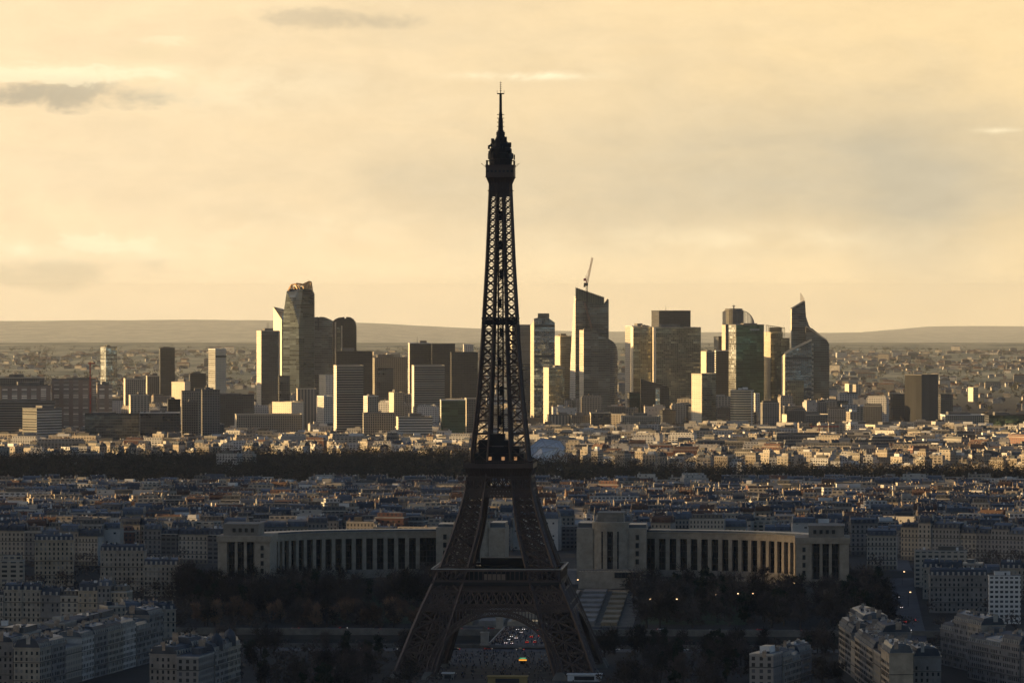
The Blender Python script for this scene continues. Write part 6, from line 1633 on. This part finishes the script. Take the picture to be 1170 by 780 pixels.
# ------------------------------------------------------------------ traffic and people
CARP = [mat('car_white', (.6, .6, .6), .3, 0, 0), mat('car_black', (.02, .02, .022), .25, 0, 0), mat('car_grey', (.16, .17, .18), .3, .3, 0), mat('car_red', (.35, .03, .02), .3, 0, 0)]
CN = ['white', 'black', 'grey', 'red']
HEAD = mat('headlamp', (.8, .8, .8), .3, 0, 0, emit=(1.0, .93, .9), es=.8); TAIL = mat('tail_lamp', (.4, .02, .02), .3, 0, 0, emit=(1, .06, .04), es=.7)
TYRE = mat('tyre', (.015, .015, .015), .8, 0, 0)
def car_proto(m, h=1.45, l=4.4, wd=1.8):
    o = thing('car', 'x', 'car', 'x'); hw, hl = wd / 2, l / 2
    b = MB()
    prof = [(-hl, .35), (-hl, .85), (-hl * .55, .95), (hl * .9, .9), (hl, .6), (hl, .35)]
    for (a, z0), (c, z1) in zip(prof, prof[1:] + prof[:1]): b.poly([(-hw, a, z0), (hw, a, z0), (hw, c, z1), (-hw, c, z1)])
    for s_ in (-hw, hw): b.poly([(s_, a, z0) for a, z0 in prof])
    b.build('body', m, o)
    b = MB(); b.frustum(0, .1, .93, h, wd * .94, l * .62, .55, ix=.16); b.build('cabin', GLASSD, o)
    for sx in (-1, 1):
        for sy in (-1, 1):
            b = MB(); b.box(sx * (hw - .1), sy * hl * .62, 0, .64, .24, .64, bottom=True); b.build('wheel', TYRE, o)
        b = MB(); b.box(sx * hw * .66, -hl - .03, .55, .85, .45, .12, bottom=True); b.build('headlight', HEAD, o)
        b = MB(); b.box(sx * hw * .7, hl + .03, .55, .85, .4, .12, bottom=True); b.build('tail_light', TAIL, o)
    return o
cps = [car_proto(m) for m in CARP]; cused = set()
cr_ = random.Random(8)
def put_car(u, v, ang, lb, grp, z=None, kc=None, scale=1.0):
    k = cr_.randrange(4) if kc is None else kc
    x, y = uv2w(u, v); z = (hz(x, y) + .14) if z is None else z; lb = f'{CN[k]} {lb}'; g2 = f'{CN[k]} {grp}'
    if k not in cused: cused.add(k); o = cps[k]; o.location = (x, y, z); o.rotation_euler = (0, 0, ang); o['label'] = lb; o['group'] = g2
    else: copy_thing(cps[k], (x, y, z), ang, scale, lb, g2)
for lane, ang in ((-8.6, -AX), (-5, -AX), (3.5, math.pi - AX), (8.0, math.pi - AX)):
    v = RIV0 - 6 + cr_.uniform(0, 14)
    while v < RIV1 + 4:
        put_car(lane, v, ang, ('car coming towards the tower' if ang == -AX else 'car driving away') + ' on the stone bridge', ('cars coming' if ang == -AX else 'cars leaving') + ' on the bridge', zB + .04); v += cr_.uniform(22, 70)
for k in range(13):
    put_car(-150 + k * 26 + cr_.uniform(-8, 8), RIV1 + 12 + (k % 2) * 5, R(90) - AX if k % 2 else R(-90) - AX, 'car on the far riverside road', 'cars on the far riverside road')
for k in range(12):
    put_car(-110 + k * 19 + cr_.uniform(-6, 6), RIV0 - 26 + (k % 2) * 6, R(90) - AX if k % 2 else R(-90) - AX, 'car on the near riverside road', 'cars on the near riverside road')
for px, D, a in ((1034, 3060, 1), (1045, 3070, 1), (1026, 3200, 0), (1030, 3140, 0), (1040, 3010, 0)):
    u, v = w2uv(X(px, D), D); put_car(u, v, math.pi if a else 0, 'car in the avenue right of the palace' if a == 0 else 'car with red tail lamps leaving along the right avenue', 'cars in the right avenue' if a == 0 else 'cars leaving along the right avenue')
for k in range(4):
    if k not in cused:
        for c in list(cps[k].children): bpy.data.objects.remove(c)
        bpy.data.objects.remove(cps[k])
patch('avenue', 0, 1, 0, 1, ROAD, .1, 'dark avenue right of the palace', nv=1, f=lambda u, v: -5)
b = MB()
for k in range(20):
    D0, D1 = 2880 + k * 40, 2920 + k * 40; p0, p1 = lerp(D0, [(2880, 1050), (3060, 1040), (3400, 1026), (3700, 1022)]), lerp(D1, [(2880, 1050), (3060, 1040), (3400, 1026), (3700, 1022)])
    b.poly([(X(p0, D0) - 8, D0, hz(X(p0, D0) - 8, D0) + .2), (X(p0, D0) + 8, D0, hz(X(p0, D0) + 8, D0) + .2), (X(p1, D1) + 8, D1, hz(X(p1, D1) + 8, D1) + .2), (X(p1, D1) - 8, D1, hz(X(p1, D1) - 8, D1) + .2)])
av = b.build('avenue', ROAD); tag(av, 'dark avenue climbing between the right terraces', None, None, 'structure')
bpy.data.objects.remove(bpy.data.objects['avenue'])
# a bus with a lit sign
x_, y_ = uv2w(9, 60); o = thing('bus', 'dark bus with an orange lit sign under the arch', 'bus', None, (x_, y_, .1), -AX)
b = MB(); b.box(x_, y_, .5, 3.2, 2.6, 11, -AX, bottom=True); part(b, 'body', CARP[1], o)
b = MB(); b.box(x_ - 5.6 * math.sin(AX), y_ - 5.6 * math.cos(AX), 2.3, 3.0, 4.4, .2, -AX, bottom=True); part(b, 'sign', mat('orange_sign', (.3, .1, 0), .5, 0, 0, emit=(1, .42, .05), es=.6), o)
b = MB(); b.box(x_ - 5.6 * math.sin(AX), y_ - 5.6 * math.cos(AX), 3.5, 3.9, 3.6, .2, -AX, bottom=True); part(b, 'green_lamp', mat('green_lamp', (0, .2, .1), .5, 0, 0, emit=(.1, .9, .4), es=.25), o)
# street lamps, a few already lit
LP = mat('lamp_glow', (.8, .6, .4), .5, 0, 0, emit=(1.0, .62, .30), es=1.5)
lp = thing('street_lamp', 'x', 'street lamp', 'x'); b = MB(); b.beam((0, 0, 0), (0, 0, 9), .3, .16); b.beam((0, 0, 9), (1.3, 0, 9.3), .14); b.build('pole', IRON2, lp); b = MB(); b.box(1.3, 0, 9.0, 9.5, .9, .6, bottom=True); b.build('lamp_head', LP, lp)
fl_ = True
for px, D, where in ((793, 3080, 'right garden wood'), (816, 3085, 'right garden wood'), (841, 3090, 'right garden wood'), (858, 3090, 'right garden wood'), (771, 3060, 'right garden wood'), (658, 3230, 'terrace'), (372, 3420, 'left palace roof line'), (741, 3060, 'right garden wood'), (1038, 3150, 'right avenue'), (1031, 3260, 'right avenue'), (905, 3150, 'right garden wood')):
    x_ = X(px, D); z_ = hz(x_, D) + (6 if 'garden' in where else 0)
    lb = f'small lit street lamp by the {where}'; g_ = f'lit lamps by the {where}'
    if fl_: lp.location = (x_, D, z_); lp['label'] = lb; lp['group'] = g_; fl_ = False
    else: copy_thing(lp, (x_, D, z_), 0, 1, lb, g_)
# the crowd on the bridge and under the tower
CL = [mat('clothes_dark', (.03, .03, .035), .9, 0, 0), mat('clothes_tan', (.25, .18, .13), .9, 0, 0), mat('clothes_pale', (.4, .38, .36), .9, 0, 0), mat('clothes_blue', (.05, .08, .16), .9, 0, 0), mat('skin', (.38, .24, .17), .7, 0, 0)]
b = MB(); pr = random.Random(4)
for k in range(1100):
    if k < 560: u, v, z_ = pr.choice((pr.uniform(-17, -11), pr.uniform(11, 17), pr.uniform(-16, 16))), pr.uniform(RIV0 - 12, RIV1 + 8), zB + .03
    else: u, v = pr.uniform(-44, 44), -80 + (RIV0 + 44) * pr.random() ** .7; z_ = .1
    x_, y_ = uv2w(u, v); m = pr.choice((0, 0, 0, 1, 2, 3)); a = pr.uniform(0, 3.14); c, s_ = math.cos(a), math.sin(a)
    for d in (-.12, .12): b.beam((x_ + d * c, y_ + d * s_, z_), (x_ + d * .8 * c, y_ + d * .8 * s_, z_ + .85), .15, .2, m=0)
    b.frustum(x_, y_, z_ + .83, z_ + 1.45, .36, .26, -.03, a, m); 
    for d in (-.26, .26): b.beam((x_ + d * c, y_ + d * s_, z_ + 1.4), (x_ + d * 1.15 * c, y_ + d * 1.15 * s_, z_ + .8), .12, .09, m=m)
    b.lathe(x_, y_, [(.05, z_ + 1.46), (.11, z_ + 1.55), (.11, z_ + 1.68), (.04, z_ + 1.76)], 5, m=4)
tag(b.build('crowd', CL), 'tiny crowd walking over the bridge and under the tower', None, None, 'stuff')
